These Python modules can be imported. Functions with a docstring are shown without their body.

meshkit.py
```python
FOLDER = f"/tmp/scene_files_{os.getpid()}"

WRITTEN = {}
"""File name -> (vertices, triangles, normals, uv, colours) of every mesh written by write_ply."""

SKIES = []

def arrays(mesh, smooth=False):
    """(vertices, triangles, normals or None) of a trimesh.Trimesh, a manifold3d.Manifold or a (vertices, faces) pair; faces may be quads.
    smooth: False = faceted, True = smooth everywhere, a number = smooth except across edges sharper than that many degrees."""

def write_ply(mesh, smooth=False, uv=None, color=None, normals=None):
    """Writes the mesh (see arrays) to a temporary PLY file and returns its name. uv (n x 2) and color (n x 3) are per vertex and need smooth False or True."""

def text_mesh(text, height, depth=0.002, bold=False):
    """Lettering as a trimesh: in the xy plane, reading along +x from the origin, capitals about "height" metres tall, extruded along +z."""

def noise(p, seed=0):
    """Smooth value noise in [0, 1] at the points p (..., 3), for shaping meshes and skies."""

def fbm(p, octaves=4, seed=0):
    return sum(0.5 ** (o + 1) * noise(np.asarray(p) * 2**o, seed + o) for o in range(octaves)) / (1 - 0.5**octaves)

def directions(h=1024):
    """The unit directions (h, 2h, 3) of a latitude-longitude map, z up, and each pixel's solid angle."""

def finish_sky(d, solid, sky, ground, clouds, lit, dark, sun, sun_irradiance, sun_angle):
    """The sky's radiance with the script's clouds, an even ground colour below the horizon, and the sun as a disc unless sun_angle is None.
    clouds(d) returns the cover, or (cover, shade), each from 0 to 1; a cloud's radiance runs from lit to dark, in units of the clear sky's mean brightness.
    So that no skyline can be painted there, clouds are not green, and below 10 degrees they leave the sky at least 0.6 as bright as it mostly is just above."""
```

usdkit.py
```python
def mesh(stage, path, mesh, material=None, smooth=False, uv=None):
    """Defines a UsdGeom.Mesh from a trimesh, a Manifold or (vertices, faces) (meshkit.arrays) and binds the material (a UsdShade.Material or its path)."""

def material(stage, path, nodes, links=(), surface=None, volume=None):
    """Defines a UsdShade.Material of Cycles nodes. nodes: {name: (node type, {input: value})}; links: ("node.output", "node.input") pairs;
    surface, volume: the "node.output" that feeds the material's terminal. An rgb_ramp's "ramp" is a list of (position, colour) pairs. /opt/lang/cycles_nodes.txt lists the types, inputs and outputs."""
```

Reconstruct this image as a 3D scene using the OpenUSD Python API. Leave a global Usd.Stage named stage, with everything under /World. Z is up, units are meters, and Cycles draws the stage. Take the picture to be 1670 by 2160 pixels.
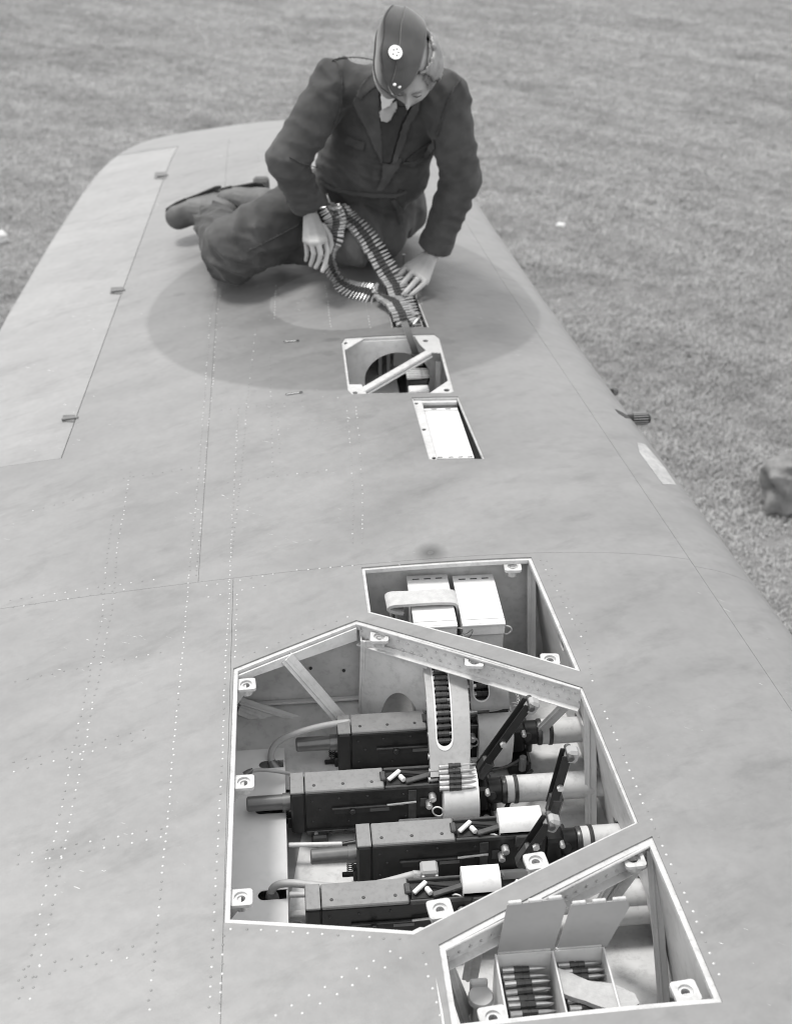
import math, random
import numpy as np, trimesh, shapely, usdkit, meshkit
from shapely.geometry import Polygon, LineString, Point, box as sbox
from shapely.ops import unary_union
from pxr import Usd, UsdGeom, UsdLux, UsdShade, Gf, Sdf, Vt

stage = Usd.Stage.CreateInMemory()
UsdGeom.SetStageUpAxis(stage, UsdGeom.Tokens.z)
UsdGeom.SetStageMetersPerUnit(stage, 1.0)
world = UsdGeom.Xform.Define(stage, '/World')
stage.SetDefaultPrim(world.GetPrim())
UsdGeom.Scope.Define(stage, '/World/Looks')
rnd = random.Random(7)
RNG = np.random.default_rng(7)

# ------------------------------------------------------------------ camera, sky, sun, exposure
# World frame: x = along the chord towards the leading edge, y = along the span to the wing tip,
# z up, z = 0 on the crest of the wing; the grass is 1.9 m below.
YAW, PITCH, FPX, EYE = math.radians(5.1), math.radians(33), 2700.0, 1.73
C_R = np.array([math.cos(YAW), -math.sin(YAW), 0.0])
C_H = np.array([math.sin(YAW), math.cos(YAW), 0.0])
C_F = C_H * math.cos(PITCH) - np.array([0, 0, math.sin(PITCH)])
C_U = C_H * math.sin(PITCH) + np.array([0, 0, math.cos(PITCH)])
cam = UsdGeom.Camera.Define(stage, '/World/camera')
cam.AddTransformOp().Set(Gf.Matrix4d(*C_R, 0, *C_U, 0, *(-C_F), 0, 0, 0, EYE, 1))
cam.CreateHorizontalApertureAttr(36.0)
cam.CreateVerticalApertureAttr(36.0 * 2160 / 1670)
cam.CreateFocalLengthAttr(36.0 * FPX / 1670)
cam.CreateClippingRangeAttr(Gf.Vec2f(0.05, 2000))
cam.CreateFStopAttr(5.4)
cam.CreateFocusDistanceAttr(2.6)
cam.CreateExposureAttr(1.50)

SUN_EL, SUN_AZ = math.radians(66), math.radians(-50)      # azimuth = atan2(x, y) towards the sun
usdkit.material(stage, '/World/Looks/sky_look', {
    't': ('texture_coordinate', {}), 'n': ('noise_texture', {'scale': 2.2, 'detail': 5, 'roughness': 0.55}),
    'r': ('map_range', {'from_min': 0.3, 'from_max': 0.7, 'to_min': 0.55, 'to_max': 0.85, 'clamp': True}),
    's': ('sky_texture', {'sky_type': 'single_scattering', 'sun_disc': False, 'sun_elevation': SUN_EL, 'sun_rotation': SUN_AZ,
                          'air_density': 1.0, 'aerosol_density': 2.0}),
    'w': ('rgb_to_bw', {}), 'c': ('combine_color', {}),
    'm': ('mix_color', {'b': (8.5, 8.5, 8.5), 'use_clamp': False}),
    'b': ('background_shader', {'strength': 0.09})},
    [('t.generated', 'n.vector'), ('n.fac', 'r.value'), ('s.color', 'w.color'), ('w.val', 'c.r'), ('w.val', 'c.g'), ('w.val', 'c.b'),
     ('c.color', 'm.a'), ('r.result', 'm.fac'), ('m.result', 'b.color')], surface='b.background')
sky = UsdLux.DomeLight.Define(stage, '/World/sky')
UsdShade.MaterialBindingAPI.Apply(sky.GetPrim()).Bind(UsdShade.Material.Get(stage, '/World/Looks/sky_look'))
sun = UsdLux.DistantLight.Define(stage, '/World/sun')
sun.CreateIntensityAttr(0.4)
sun.CreateAngleAttr(14.0)
sun.CreateNormalizeAttr(True)
sun.CreateColorAttr(Gf.Vec3f(1.0, 0.985, 0.96))
sun.AddRotateXYZOp().Set(Gf.Vec3f(math.degrees(math.pi / 2 - SUN_EL), 0, math.degrees(math.pi - SUN_AZ)))

# ------------------------------------------------------------------ prim helpers
_used = {}
def numbered(path):
    n = _used.get(path, -1) + 1
    _used[path] = n
    return path if n == 0 else f'{path}_{n:03d}'

def meta(prim, label=None, cat=None, group=None, kind=None):
    for k, v in (('label', label), ('category', cat), ('group', group), ('kind', kind)):
        if v:
            prim.SetCustomDataByKey(k, v)
    return prim

class Thing:
    """An Xform at the thing's base; its children are meshes given in world coordinates."""
    def __init__(self, name, label, cat, loc=(0, 0, 0), group=None, kind=None):
        self.path = numbered('/World/' + name)
        self.loc = np.array(loc, float)
        x = UsdGeom.Xform.Define(stage, self.path)
        x.AddTranslateOp().Set(Gf.Vec3d(*map(float, loc)))
        self.prim = meta(x.GetPrim(), label, cat, group, kind)
    def part(self, name, mesh, mat, smooth=False, label=None, kind=None, parent=None):
        return put((parent or self.path) + '/' + name, mesh, mat, smooth, self.loc, label, kind)

def put(path, mesh, mat, smooth=False, loc=None, label=None, kind=None):
    p = numbered(path)
    if hasattr(mesh, 'to_mesh'):
        m = mesh.to_mesh(); mesh = (m.vert_properties[:, :3], m.tri_verts)
    if isinstance(mesh, tuple):
        mesh = trimesh.Trimesh(np.asarray(mesh[0], float), tri(mesh[1]), process=False)
    if loc is not None and np.any(loc):
        mesh = mesh.copy(); mesh.apply_translation(-np.asarray(loc))
    usdkit.mesh(stage, p, mesh, M[mat], smooth)
    meta(stage.GetPrimAtPath(p), label, None, None, kind)
    return p

def single(name, mesh, mat, label=None, cat=None, group=None, kind=None, smooth=False):
    p = put('/World/' + name, mesh, mat, smooth)
    meta(stage.GetPrimAtPath(p), label, cat, group, kind)
    return p

def tri(f):
    f = np.asarray(f, int)
    return np.vstack([f[:, [0, 1, 2]], f[:, [0, 2, 3]]]) if f.shape[1] == 4 else f

# ------------------------------------------------------------------ materials (a black-and-white picture: all greys)
M = {}
def grey(name, v, rough=0.5, metal=0.0, vary=0.12, scale=9.0, bump=0.0, bscale=60.0, spec=0.5, island=0.0, stretch=(1, 1, 1), sheen=0.0, dirt=0.0, patchy=()):
    a, b = v * (1 - vary), v * (1 + vary)
    nodes = {'t': ('geometry', {}), 'mp': ('mapping', {'scale': stretch}),
             'n': ('noise_texture', {'scale': scale, 'detail': 6, 'roughness': 0.6}),
             'r': ('rgb_ramp', {'ramp': [(0.28, (a,) * 3), (0.72, (b,) * 3)]}),
             'p': ('principled_bsdf', {'roughness': rough, 'metallic': metal, 'specular_ior_level': spec, 'sheen_weight': sheen})}
    links = [('t.position', 'mp.vector'), ('mp.vector', 'n.vector'), ('n.fac', 'r.fac')]
    out = 'r.color'
    if dirt:
        nodes['dn'] = ('noise_texture', {'scale': scale * 3.3, 'detail': 8, 'roughness': 0.7})
        nodes['dr'] = ('map_range', {'from_min': 0.5, 'from_max': 0.75, 'to_min': 1.0, 'to_max': 1.0 - dirt, 'clamp': True})
        nodes['dm'] = ('mix', {'mix_type': 'multiply', 'fac': 1.0})
        links += [('t.position', 'dn.vector'), ('dn.fac', 'dr.value'), (out, 'dm.color1'), ('dr.result', 'dm.color2')]
        out = 'dm.color'
    for k, (c, r, gain) in enumerate(patchy):            # round spots where the cloth colour is made paler
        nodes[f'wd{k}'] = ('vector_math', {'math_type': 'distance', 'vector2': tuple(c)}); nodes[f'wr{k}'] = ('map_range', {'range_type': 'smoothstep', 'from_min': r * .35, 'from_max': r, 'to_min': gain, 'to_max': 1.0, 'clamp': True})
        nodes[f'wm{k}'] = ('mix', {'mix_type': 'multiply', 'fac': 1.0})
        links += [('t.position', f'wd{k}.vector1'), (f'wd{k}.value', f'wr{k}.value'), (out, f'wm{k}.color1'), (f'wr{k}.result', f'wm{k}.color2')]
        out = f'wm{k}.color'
    if island:
        nodes['oi'] = ('object_info', {})
        nodes['ir'] = ('map_range', {'to_min': 1 - island, 'to_max': 1 + island})
        nodes['im'] = ('mix', {'mix_type': 'multiply', 'fac': 1.0})
        links += [('oi.random', 'ir.value'), (out, 'im.color1'), ('ir.result', 'im.color2')]
        out = 'im.color'
    links.append((out, 'p.base_color'))
    if bump:
        nodes['bn'] = ('noise_texture', {'scale': bscale, 'detail': 4, 'roughness': 0.6})
        nodes['bp'] = ('bump', {'strength': 0.6, 'distance': bump})
        links += [('t.position', 'bn.vector'), ('bn.fac', 'bp.height'), ('bp.normal', 'p.normal')]
    M[name] = usdkit.material(stage, '/World/Looks/' + name, nodes, links, surface='p.BSDF')

grey('primer', 0.39, 0.45, vary=0.14, scale=14, dirt=0.3)            # painted inside of the bays
grey('primer_dark', 0.46, 0.5, vary=0.15, scale=12, dirt=0.3)
grey('rim_paint', 0.33, 0.45, vary=0.14, scale=30, dirt=0.35)
grey('bar_paint', 0.30, 0.42, vary=0.08, scale=20, dirt=0.12)
grey('floor_sheet', 0.44, 0.42, vary=0.07, scale=8, dirt=0.12)
grey('box_white', 0.48, 0.42, vary=0.07, scale=18, dirt=0.2)
grey('chute_sheet', 0.22, 0.4, vary=0.1, scale=18, dirt=0.25)
grey('box_side', 0.42, 0.45, vary=0.08, scale=18, dirt=0.15)
grey('lid_grey', 0.20, 0.45, vary=0.06, scale=12, dirt=0.1)
grey('gun_black', 0.009, 0.36, vary=0.4, scale=40, bump=0.0004, bscale=300, spec=0.3)
grey('gun_cover', 0.145, 0.36, metal=0.15, vary=0.1, scale=30, dirt=0.3)
grey('gun_tube', 0.10, 0.3, metal=0.3, vary=0.15, scale=40)
grey('steel_dark', 0.05, 0.32, metal=0.5, vary=0.25, scale=60, dirt=0.3)
grey('steel_bright', 0.5, 0.3, metal=0.7, vary=0.15, scale=60)
grey('hose', 0.24, 0.55, vary=0.08, scale=60, bump=0.0006, bscale=400)
grey('felt', 0.30, 0.95, vary=0.12, scale=60, bump=0.002, bscale=420, spec=0.15, sheen=0.3)
grey('cartridge_case', 0.31, 0.34, metal=0.8, vary=0.15, scale=120, island=0.18)
grey('link_steel', 0.03, 0.35, metal=0.3, vary=0.2, scale=100)
grey('rivet_bright', 0.30, 0.35, metal=0.2, vary=0.15, scale=40)
grey('bare_patch', 0.22, 0.4, vary=0.35, scale=26, dirt=0.4)
grey('dark_gap', 0.015, 0.7, vary=0.2)
grey('blast_tube', 0.40, 0.4, vary=0.08, scale=20, dirt=0.3)
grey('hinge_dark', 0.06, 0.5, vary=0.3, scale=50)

# ------------------------------------------------------------------ wing surface
_yk = np.array([0.2, 4.18, 4.86, 5.4, 5.7, 5.95, 6.15, 6.32, 6.45, 6.55, 6.61, 6.65])
_te = np.array([-1.19, -.975, -.915, -.855, -.81, -.765, -.715, -.655, -.58, -.47, -.35, -.10])
_le = np.array([1.385, .905, .835, .785, .74, .69, .625, .54, .44, .32, .2, .02])
def TE(y): return np.interp(y, _yk, _te)
def LE(y): return np.interp(y, _yk, _le)
def yt(c):
    c = np.clip(c, 0, 1)
    return (0.2969 * np.sqrt(c) - 0.126 * c - 0.3516 * c**2 + 0.2843 * c**3 - 0.1036 * c**4) / 0.10003
def thick(y): return 0.095 * (LE(y) - TE(y))
def zs(x, y):
    c = (LE(y) - x) / np.maximum(LE(y) - TE(y), 1e-6)
    return thick(y) * (yt(c) - 1) * np.where(c > 0.3, AFT, NOSE) - droop(y)
def droop(y): return 0.125 * np.maximum(y - 5.5, 0) ** 2
def zlow(x, y):
    c = np.clip((LE(y) - x) / np.maximum(LE(y) - TE(y), 1e-6), 0, 1)
    return -thick(y) * (NOSE + (AFT - NOSE) * c + 1.0 * yt(c)) - droop(y)
AFT, NOSE = 0.62, 0.8
EYE_P = np.array([0, 0, EYE])
def ray(px, py): return C_F + C_R * (px - 835) / FPX - C_U * (py - 1080) / FPX
def onz(px, py, z):
    r = ray(px, py)
    return EYE_P + r * (z - EYE) / r[2]
def ony(px, py, y):
    r = ray(px, py)
    return EYE_P + r * y / r[1]
def at(px, py, depth=0.0):
    z = -depth
    for _ in range(12):
        p = onz(px, py, z); z = float(zs(p[0], p[1])) - depth
    return onz(px, py, z)
def px_of(p):
    p = np.asarray(p) - EYE_P
    Z = p @ C_F
    return 835 + FPX * (p @ C_R) / Z, 1080 - FPX * (p @ C_U) / Z
def plan(pts, depth=0.0): return Polygon([at(*p, depth)[:2] for p in pts])

YS = np.unique(np.concatenate([np.arange(0.3, 5.4, 0.09), np.arange(5.4, 6.4, 0.05), np.arange(6.4, 6.64, 0.016), [6.643]]))
QS = np.linspace(0, 1, 45)
def to_q(xy):
    x, y = xy[:, 0], xy[:, 1]
    return np.stack([np.sqrt(np.clip((LE(y) - x) / (LE(y) - TE(y)), 0, 1)), y], 1)
def from_q(qy):
    q, y = qy[:, 0], qy[:, 1]
    return np.stack([LE(y) - q**2 * (LE(y) - TE(y)), y], 1)

def sheet(poly, off=0.0, thick_=0.0015, surf=None, walls=True):
    """The piece of the wing surface over the plan polygon, off below the surface, with folded-down edges of thick_."""
    surf = surf or zs
    out_v, out_f, n = [], [], 0
    polys = [poly] if poly.geom_type == 'Polygon' else list(poly.geoms)
    for pg in polys:
        pg = shapely.segmentize(pg, 0.03)
        qp = shapely.transform(pg, to_q)
        if not qp.is_valid: qp = qp.buffer(0)
        x0, y0, x1, y1 = qp.bounds
        qs = QS[(QS > x0 - 0.03) & (QS < x1 + 0.03)]; ys = YS[(YS > y0 - 0.1) & (YS < y1 + 0.1)]
        if len(qs) < 2: qs = np.array([x0 - .01, x1 + .01])
        if len(ys) < 2: ys = np.array([y0 - .01, y1 + .01])
        qa, ya = np.meshgrid(qs[:-1], ys[:-1]); qb, yb = np.meshgrid(qs[1:], ys[1:])
        cells = shapely.box(qa.ravel(), ya.ravel(), qb.ravel(), yb.ravel())
        shapely.prepare(qp)
        inside = shapely.contains_properly(qp, cells); touch = shapely.intersects(qp, cells) & ~inside
        def add(v2, f):
            nonlocal n
            xy = from_q(np.asarray(v2)); z = surf(xy[:, 0], xy[:, 1]) - off
            out_v.append(np.column_stack([xy, z])); out_f.append(np.asarray(f) + n); n += len(v2)
        for c in np.nonzero(inside)[0]:
            a, b, e, g = qa.ravel()[c], ya.ravel()[c], qb.ravel()[c], yb.ravel()[c]
            add([(a, b), (e, b), (e, g), (a, g)], [(0, 2, 1), (0, 3, 2)])
        pieces = shapely.intersection(qp, cells[touch])
        for pc in pieces:
            for s in getattr(pc, 'geoms', [pc]):
                if s.geom_type != 'Polygon' or s.area < 1e-9: continue
                v2, f = trimesh.creation.triangulate_polygon(s, engine='earcut')
                a = v2[f]
                cr = (a[:, 1, 0] - a[:, 0, 0]) * (a[:, 2, 1] - a[:, 0, 1]) - (a[:, 1, 1] - a[:, 0, 1]) * (a[:, 2, 0] - a[:, 0, 0])
                f = np.where((cr > 0)[:, None], f[:, ::-1], f)
                add(v2, f)
        if walls:
            for ring in [pg.exterior, *pg.interiors]:
                p = np.asarray(ring.coords)[:-1]
                z = surf(p[:, 0], p[:, 1]) - off
                k = len(p); i = np.arange(k); j = (i + 1) % k
                v = np.vstack([np.column_stack([p, z]), np.column_stack([p, z - thick_])])
                out_v.append(v); out_f.append(np.vstack([np.column_stack([i, j, j + k]), np.column_stack([i, j + k, i + k])]) + n); n += len(v)
    m = trimesh.Trimesh(np.vstack(out_v), np.vstack(out_f), process=False)
    m.merge_vertices(digits_vertex=6)
    return m

# ------------------------------------------------------------------ shape helpers
def cat(*ms):
    ms = [x for m in ms for x in (m if isinstance(m, (list, tuple)) else [m])]
    return trimesh.util.concatenate(ms)
def frame(o, ex, ez):
    ex = np.asarray(ex, float); ex = ex / np.linalg.norm(ex)
    ez = np.asarray(ez, float); ez = ez - ex * (ez @ ex); ez = ez / np.linalg.norm(ez)
    T = np.eye(4); T[:3, 0] = ex; T[:3, 1] = np.cross(ez, ex); T[:3, 2] = ez; T[:3, 3] = o
    return T
def cbox(size, r=0.002, T=None, c=(0, 0, 0)):
    s = np.asarray(size, float) / 2; r = min(r, s.min() * 0.45)
    pts = []
    for a in np.ndindex(2, 2, 2):
        sg = np.array(a) * 2 - 1
        for k in range(3):
            q = s - r; q = q.copy(); q[k] = s[k]; pts.append(sg * q)
    m = trimesh.convex.convex_hull(np.array(pts))
    m.apply_translation(c)
    if T is not None: m.apply_transform(T)
    return m
def bx(lo, hi, r=0.002):
    lo, hi = np.asarray(lo, float), np.asarray(hi, float)
    return cbox(hi - lo, r, c=(lo + hi) / 2)
def bar(p0, p1, w, h, up=(0, 0, 1), r=0.002):
    p0, p1 = np.asarray(p0, float), np.asarray(p1, float)
    T = frame((p0 + p1) / 2, p1 - p0, up)
    return cbox((np.linalg.norm(p1 - p0), w, h), r, T)
def lathe(p0, p1, prof, n=20):
    """prof: (distance along the axis, radius) pairs; closed at both ends."""
    p0, p1 = np.asarray(p0, float), np.asarray(p1, float)
    T = frame(p0, p1 - p0, (0.3, 0.2, 1))
    prof = np.asarray(prof, float); ang = np.arange(n) * 2 * np.pi / n
    v = np.stack([np.repeat(prof[:, 0:1], n, 1), prof[:, 1:2] * np.cos(ang), prof[:, 1:2] * np.sin(ang)], -1).reshape(-1, 3)
    i, j = np.meshgrid(np.arange(len(prof) - 1), np.arange(n), indexing='ij'); j2 = (j + 1) % n
    f = np.stack([i * n + j, i * n + j2, (i + 1) * n + j2, (i + 1) * n + j], -1).reshape(-1, 4)[:, ::-1]
    v = np.vstack([v, [[prof[0, 0], 0, 0], [prof[-1, 0], 0, 0]]])
    k = len(prof) * n; jj = np.arange(n); j2 = (jj + 1) % n
    caps = np.vstack([np.column_stack([np.full(n, k), j2, jj]), np.column_stack([np.full(n, k + 1), k - n + jj, k - n + j2])])
    m = trimesh.Trimesh(v, np.vstack([tri(f), caps]), process=False)
    m.fix_normals()
    m.apply_transform(T)
    return m
def cyl(p0, p1, r, n=18, ch=0.0015):
    L = float(np.linalg.norm(np.asarray(p1, float) - np.asarray(p0, float)))
    ch = min(ch, r * .4, L * .4)
    return lathe(p0, p1, [(0, r - ch), (ch, r), (L - ch, r), (L, r - ch)], n)
def spline(pts, n):
    from scipy.interpolate import CubicSpline
    pts = np.asarray(pts, float)
    t = np.concatenate([[0], np.cumsum(np.linalg.norm(np.diff(pts, axis=0), axis=1) ** 0.5)])
    d = CubicSpline(t, pts)(np.linspace(0, t[-1], n * 6))
    s = np.concatenate([[0], np.cumsum(np.linalg.norm(np.diff(d, axis=0), axis=1))])
    return np.stack([np.interp(np.linspace(0, s[-1], n), s, d[:, k]) for k in range(3)], 1)
def tube(pts, r, n=10):
    p = np.asarray(pts, float); t = np.gradient(p, axis=0); t /= np.linalg.norm(t, axis=1, keepdims=True)
    a = np.cross(t[0], (0.1, 0.2, 1)); a /= np.linalg.norm(a); A = []
    for k in t:
        a = a - k * (a @ k); a = a / np.linalg.norm(a); A.append(a)
    A = np.array(A); B = np.cross(t, A); ang = np.arange(n) * 2 * np.pi / n
    r = np.broadcast_to(r, (len(p),))
    v = (p[:, None] + r[:, None, None] * (np.cos(ang)[None, :, None] * A[:, None] + np.sin(ang)[None, :, None] * B[:, None])).reshape(-1, 3)
    i, j = np.meshgrid(np.arange(len(p) - 1), np.arange(n), indexing='ij'); j2 = (j + 1) % n
    f = tri(np.stack([i * n + j, i * n + j2, (i + 1) * n + j2, (i + 1) * n + j], -1).reshape(-1, 4))
    k = len(v); v = np.vstack([v, p[:1], p[-1:]]); jj = np.arange(n); j2 = (jj + 1) % n
    f = np.vstack([f, np.column_stack([np.full(n, k), j2, jj]), np.column_stack([np.full(n, k + 1), k - n + jj, k - n + j2])])
    return trimesh.Trimesh(v, f, process=False)
def plate(poly, T, t):
    """A flat sheet of thickness t from a plane polygon, in the frame T (sheet lies below the frame's plane)."""
    polys = [poly] if poly.geom_type == 'Polygon' else list(poly.geoms)
    ms = []
    for q in polys:
        m = trimesh.creation.extrude_polygon(q, t, engine='earcut'); m.apply_translation((0, 0, -t)); m.apply_transform(T); ms.append(m)
    return cat(ms)
def rrect(x0, y0, x1, y1, r): return sbox(x0 + r, y0 + r, x1 - r, y1 - r).buffer(r, 5)
def ribbon(path, side, width, t):
    """A strip of sheet along path; side: per-point unit vector across; t: thickness along the normal."""
    p = np.asarray(path, float); side = np.broadcast_to(side, p.shape); width = np.broadcast_to(width, (len(p),))
    d = np.gradient(p, axis=0); nrm = np.cross(side, d); nrm /= np.linalg.norm(nrm, axis=1, keepdims=True)
    w = side * width[:, None] / 2
    v = np.stack([p - w, p + w, p + w - nrm * t, p - w - nrm * t], 1).reshape(-1, 3)
    f = []
    for i in range(len(p) - 1):
        for k in range(4):
            a, b = i * 4 + k, i * 4 + (k + 1) % 4
            f += [(a, b, b + 4), (a, b + 4, a + 4)]
    e = (len(p) - 1) * 4
    f += [(0, 2, 1), (0, 3, 2), (e, e + 1, e + 2), (e, e + 2, e + 3)]
    m = trimesh.Trimesh(v, f, process=False); m.fix_normals(); return m

# ------------------------------------------------------------------ ground and grass
GZ = -1.9
M['ground_look'] = usdkit.material(stage, '/World/Looks/ground_look', {
    'g': ('geometry', {}), 'n1': ('noise_texture', {'scale': 1.1, 'detail': 8, 'roughness': 0.62}), 'n2': ('noise_texture', {'scale': 14, 'detail': 6, 'roughness': 0.7}),
    'm': ('mix_float', {'fac': 0.45}), 'r': ('rgb_ramp', {'ramp': [(0.3, (0.13,) * 3), (0.5, (0.155,) * 3), (0.72, (0.18,) * 3)]}),
    'bp': ('bump', {'strength': 0.9, 'distance': 0.05}), 'p': ('principled_bsdf', {'roughness': 0.95, 'specular_ior_level': 0.1})},
    [('g.position', 'n1.vector'), ('g.position', 'n2.vector'), ('n1.fac', 'm.a'), ('n2.fac', 'm.b'), ('m.result', 'r.fac'), ('r.color', 'p.base_color'),
     ('n2.fac', 'bp.height'), ('bp.normal', 'p.normal')], surface='p.BSDF')
M['grass_look'] = usdkit.material(stage, '/World/Looks/grass_look', {
    'g': ('geometry', {}), 'n1': ('noise_texture', {'scale': 1.3, 'detail': 7, 'roughness': 0.65}), 'oi': ('object_info', {}),
    'm': ('mix_float', {'fac': 0.25}), 'r': ('rgb_ramp', {'ramp': [(0.34, (0.235,) * 3), (0.5, (0.325,) * 3), (0.64, (0.415,) * 3)]}),
    'mp': ('mapping', {'mapping_type': 'texture', 'rotation': (0, 0, math.radians(-42)), 'scale': (2.0, 0.6, 1.0)}), 'n6': ('noise_texture', {'scale': 0.8, 'detail': 4, 'roughness': 0.6}), 'r6': ('map_range', {'from_min': 0.56, 'from_max': 0.72, 'to_min': 1.0, 'to_max': 0.62, 'clamp': True}),
    'x6': ('mix', {'mix_type': 'multiply', 'fac': 1.0}),
    'd': ('diffuse_bsdf', {}), 't': ('translucent_bsdf', {}), 'x': ('mix_closure', {'fac': 0.3})},
    [('g.position', 'mp.vector'), ('mp.vector', 'n1.vector'), ('n1.fac', 'm.a'), ('oi.random', 'm.b'), ('m.result', 'r.fac'), ('mp.vector', 'n6.vector'), ('n6.fac', 'r6.value'), ('r.color', 'x6.color1'), ('r6.result', 'x6.color2'), ('x6.color', 'd.color'), ('x6.color', 't.color'),
     ('d.BSDF', 'x.closure1'), ('t.BSDF', 'x.closure2')], surface='x.closure')

def gz(x, y): return GZ + 0.10 * (meshkit.fbm(np.stack([x * 0.35, y * 0.35, x * 0], -1), 4, 3) - 0.5)
def ground_mesh():
    xs = np.concatenate([[-400, -150, -60, -25], np.arange(-14, 18.1, 0.35), [28, 60, 150, 400]])
    ys = np.concatenate([[-400, -150, -50, -15, -5], np.arange(0, 30.1, 0.35), [45, 80, 200, 500]])
    X, Y = np.meshgrid(xs, ys); Z = gz(X, Y)
    w = len(xs); i, j = np.meshgrid(np.arange(len(ys) - 1), np.arange(w - 1), indexing='ij')
    return np.stack([X, Y, Z], -1).reshape(-1, 3), np.stack([i * w + j, i * w + j + 1, (i + 1) * w + j + 1, (i + 1) * w + j], -1).reshape(-1, 4)
single('ground', ground_mesh(), 'ground_look', kind='structure', smooth=True)

def grass_tuft(seed, n, hgt, spread):
    r = np.random.default_rng(seed); V, F = [], []
    for k in range(n):
        a, b = r.uniform(0, 2 * np.pi), r.uniform(0, 2 * np.pi)
        o = np.array([np.cos(a), np.sin(a), 0]) * spread * r.uniform(0, 1) ** 0.5
        ln = hgt * r.uniform(0.6, 1.25); lean = r.uniform(0.3, 1.1) * ln; wd = r.uniform(0.002, 0.004)
        d = np.array([np.cos(b), np.sin(b), 0]); s = np.array([-d[1], d[0], 0]) * wd
        mid, tip = o + d * lean * 0.35 + [0, 0, ln * 0.6], o + d * lean + [0, 0, ln * 0.85]
        i = len(V); V += [o - s, o + s, mid - s * .8, mid + s * .8, tip]; F += [(i, i + 1, i + 3), (i, i + 3, i + 2), (i + 2, i + 3, i + 4)]
    return trimesh.Trimesh(V, F, process=False)
def build_grass():
    pi = UsdGeom.PointInstancer.Define(stage, '/World/grass')
    meta(pi.GetPrim(), 'short rough meadow grass covering the airfield beneath the wing', 'grass', kind='stuff')
    for k in range(6):
        usdkit.mesh(stage, f'/World/grass/tuft_{k}', grass_tuft(k, 16, (0.024, 0.03, 0.035, 0.028, 0.042, 0.03)[k], 0.06), M['grass_look'])
    pi.CreatePrototypesRel().SetTargets([f'/World/grass/tuft_{k}' for k in range(6)])
    n = 250000
    y = 3.0 + 24 * RNG.random(n) ** 0.9; x = RNG.uniform(-1, 1, n) * (2.6 + 0.36 * y) + 0.09 * y + 0.4
    den = meshkit.fbm(np.stack([x * 1.6, y * 1.6, x * 0], -1), 4, 9)
    keep = RNG.random(n) < np.clip(den * 1.5 + 0.0, 0.5, 1); x, y, den = x[keep], y[keep], den[keep]
    z = gz(x, y) - 0.004; n = len(x)
    pi.CreatePositionsAttr(Vt.Vec3fArray.FromNumpy(np.stack([x, y, z], 1).astype(np.float32)))
    a = RNG.uniform(0, 2 * np.pi, n)
    pi.CreateOrientationsAttr(Vt.QuathArray([Gf.Quath(float(math.cos(t / 2)), 0, 0, float(math.sin(t / 2))) for t in a]))
    s = 0.8 * (0.85 + 0.45 * den) * RNG.uniform(0.8, 1.3, n)
    pi.CreateScalesAttr(Vt.Vec3fArray.FromNumpy(np.stack([s, s, s], 1).astype(np.float32)))
    pi.CreateProtoIndicesAttr(Vt.IntArray.FromNumpy(RNG.integers(0, 6, n).astype(np.int32)))
build_grass()

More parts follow.
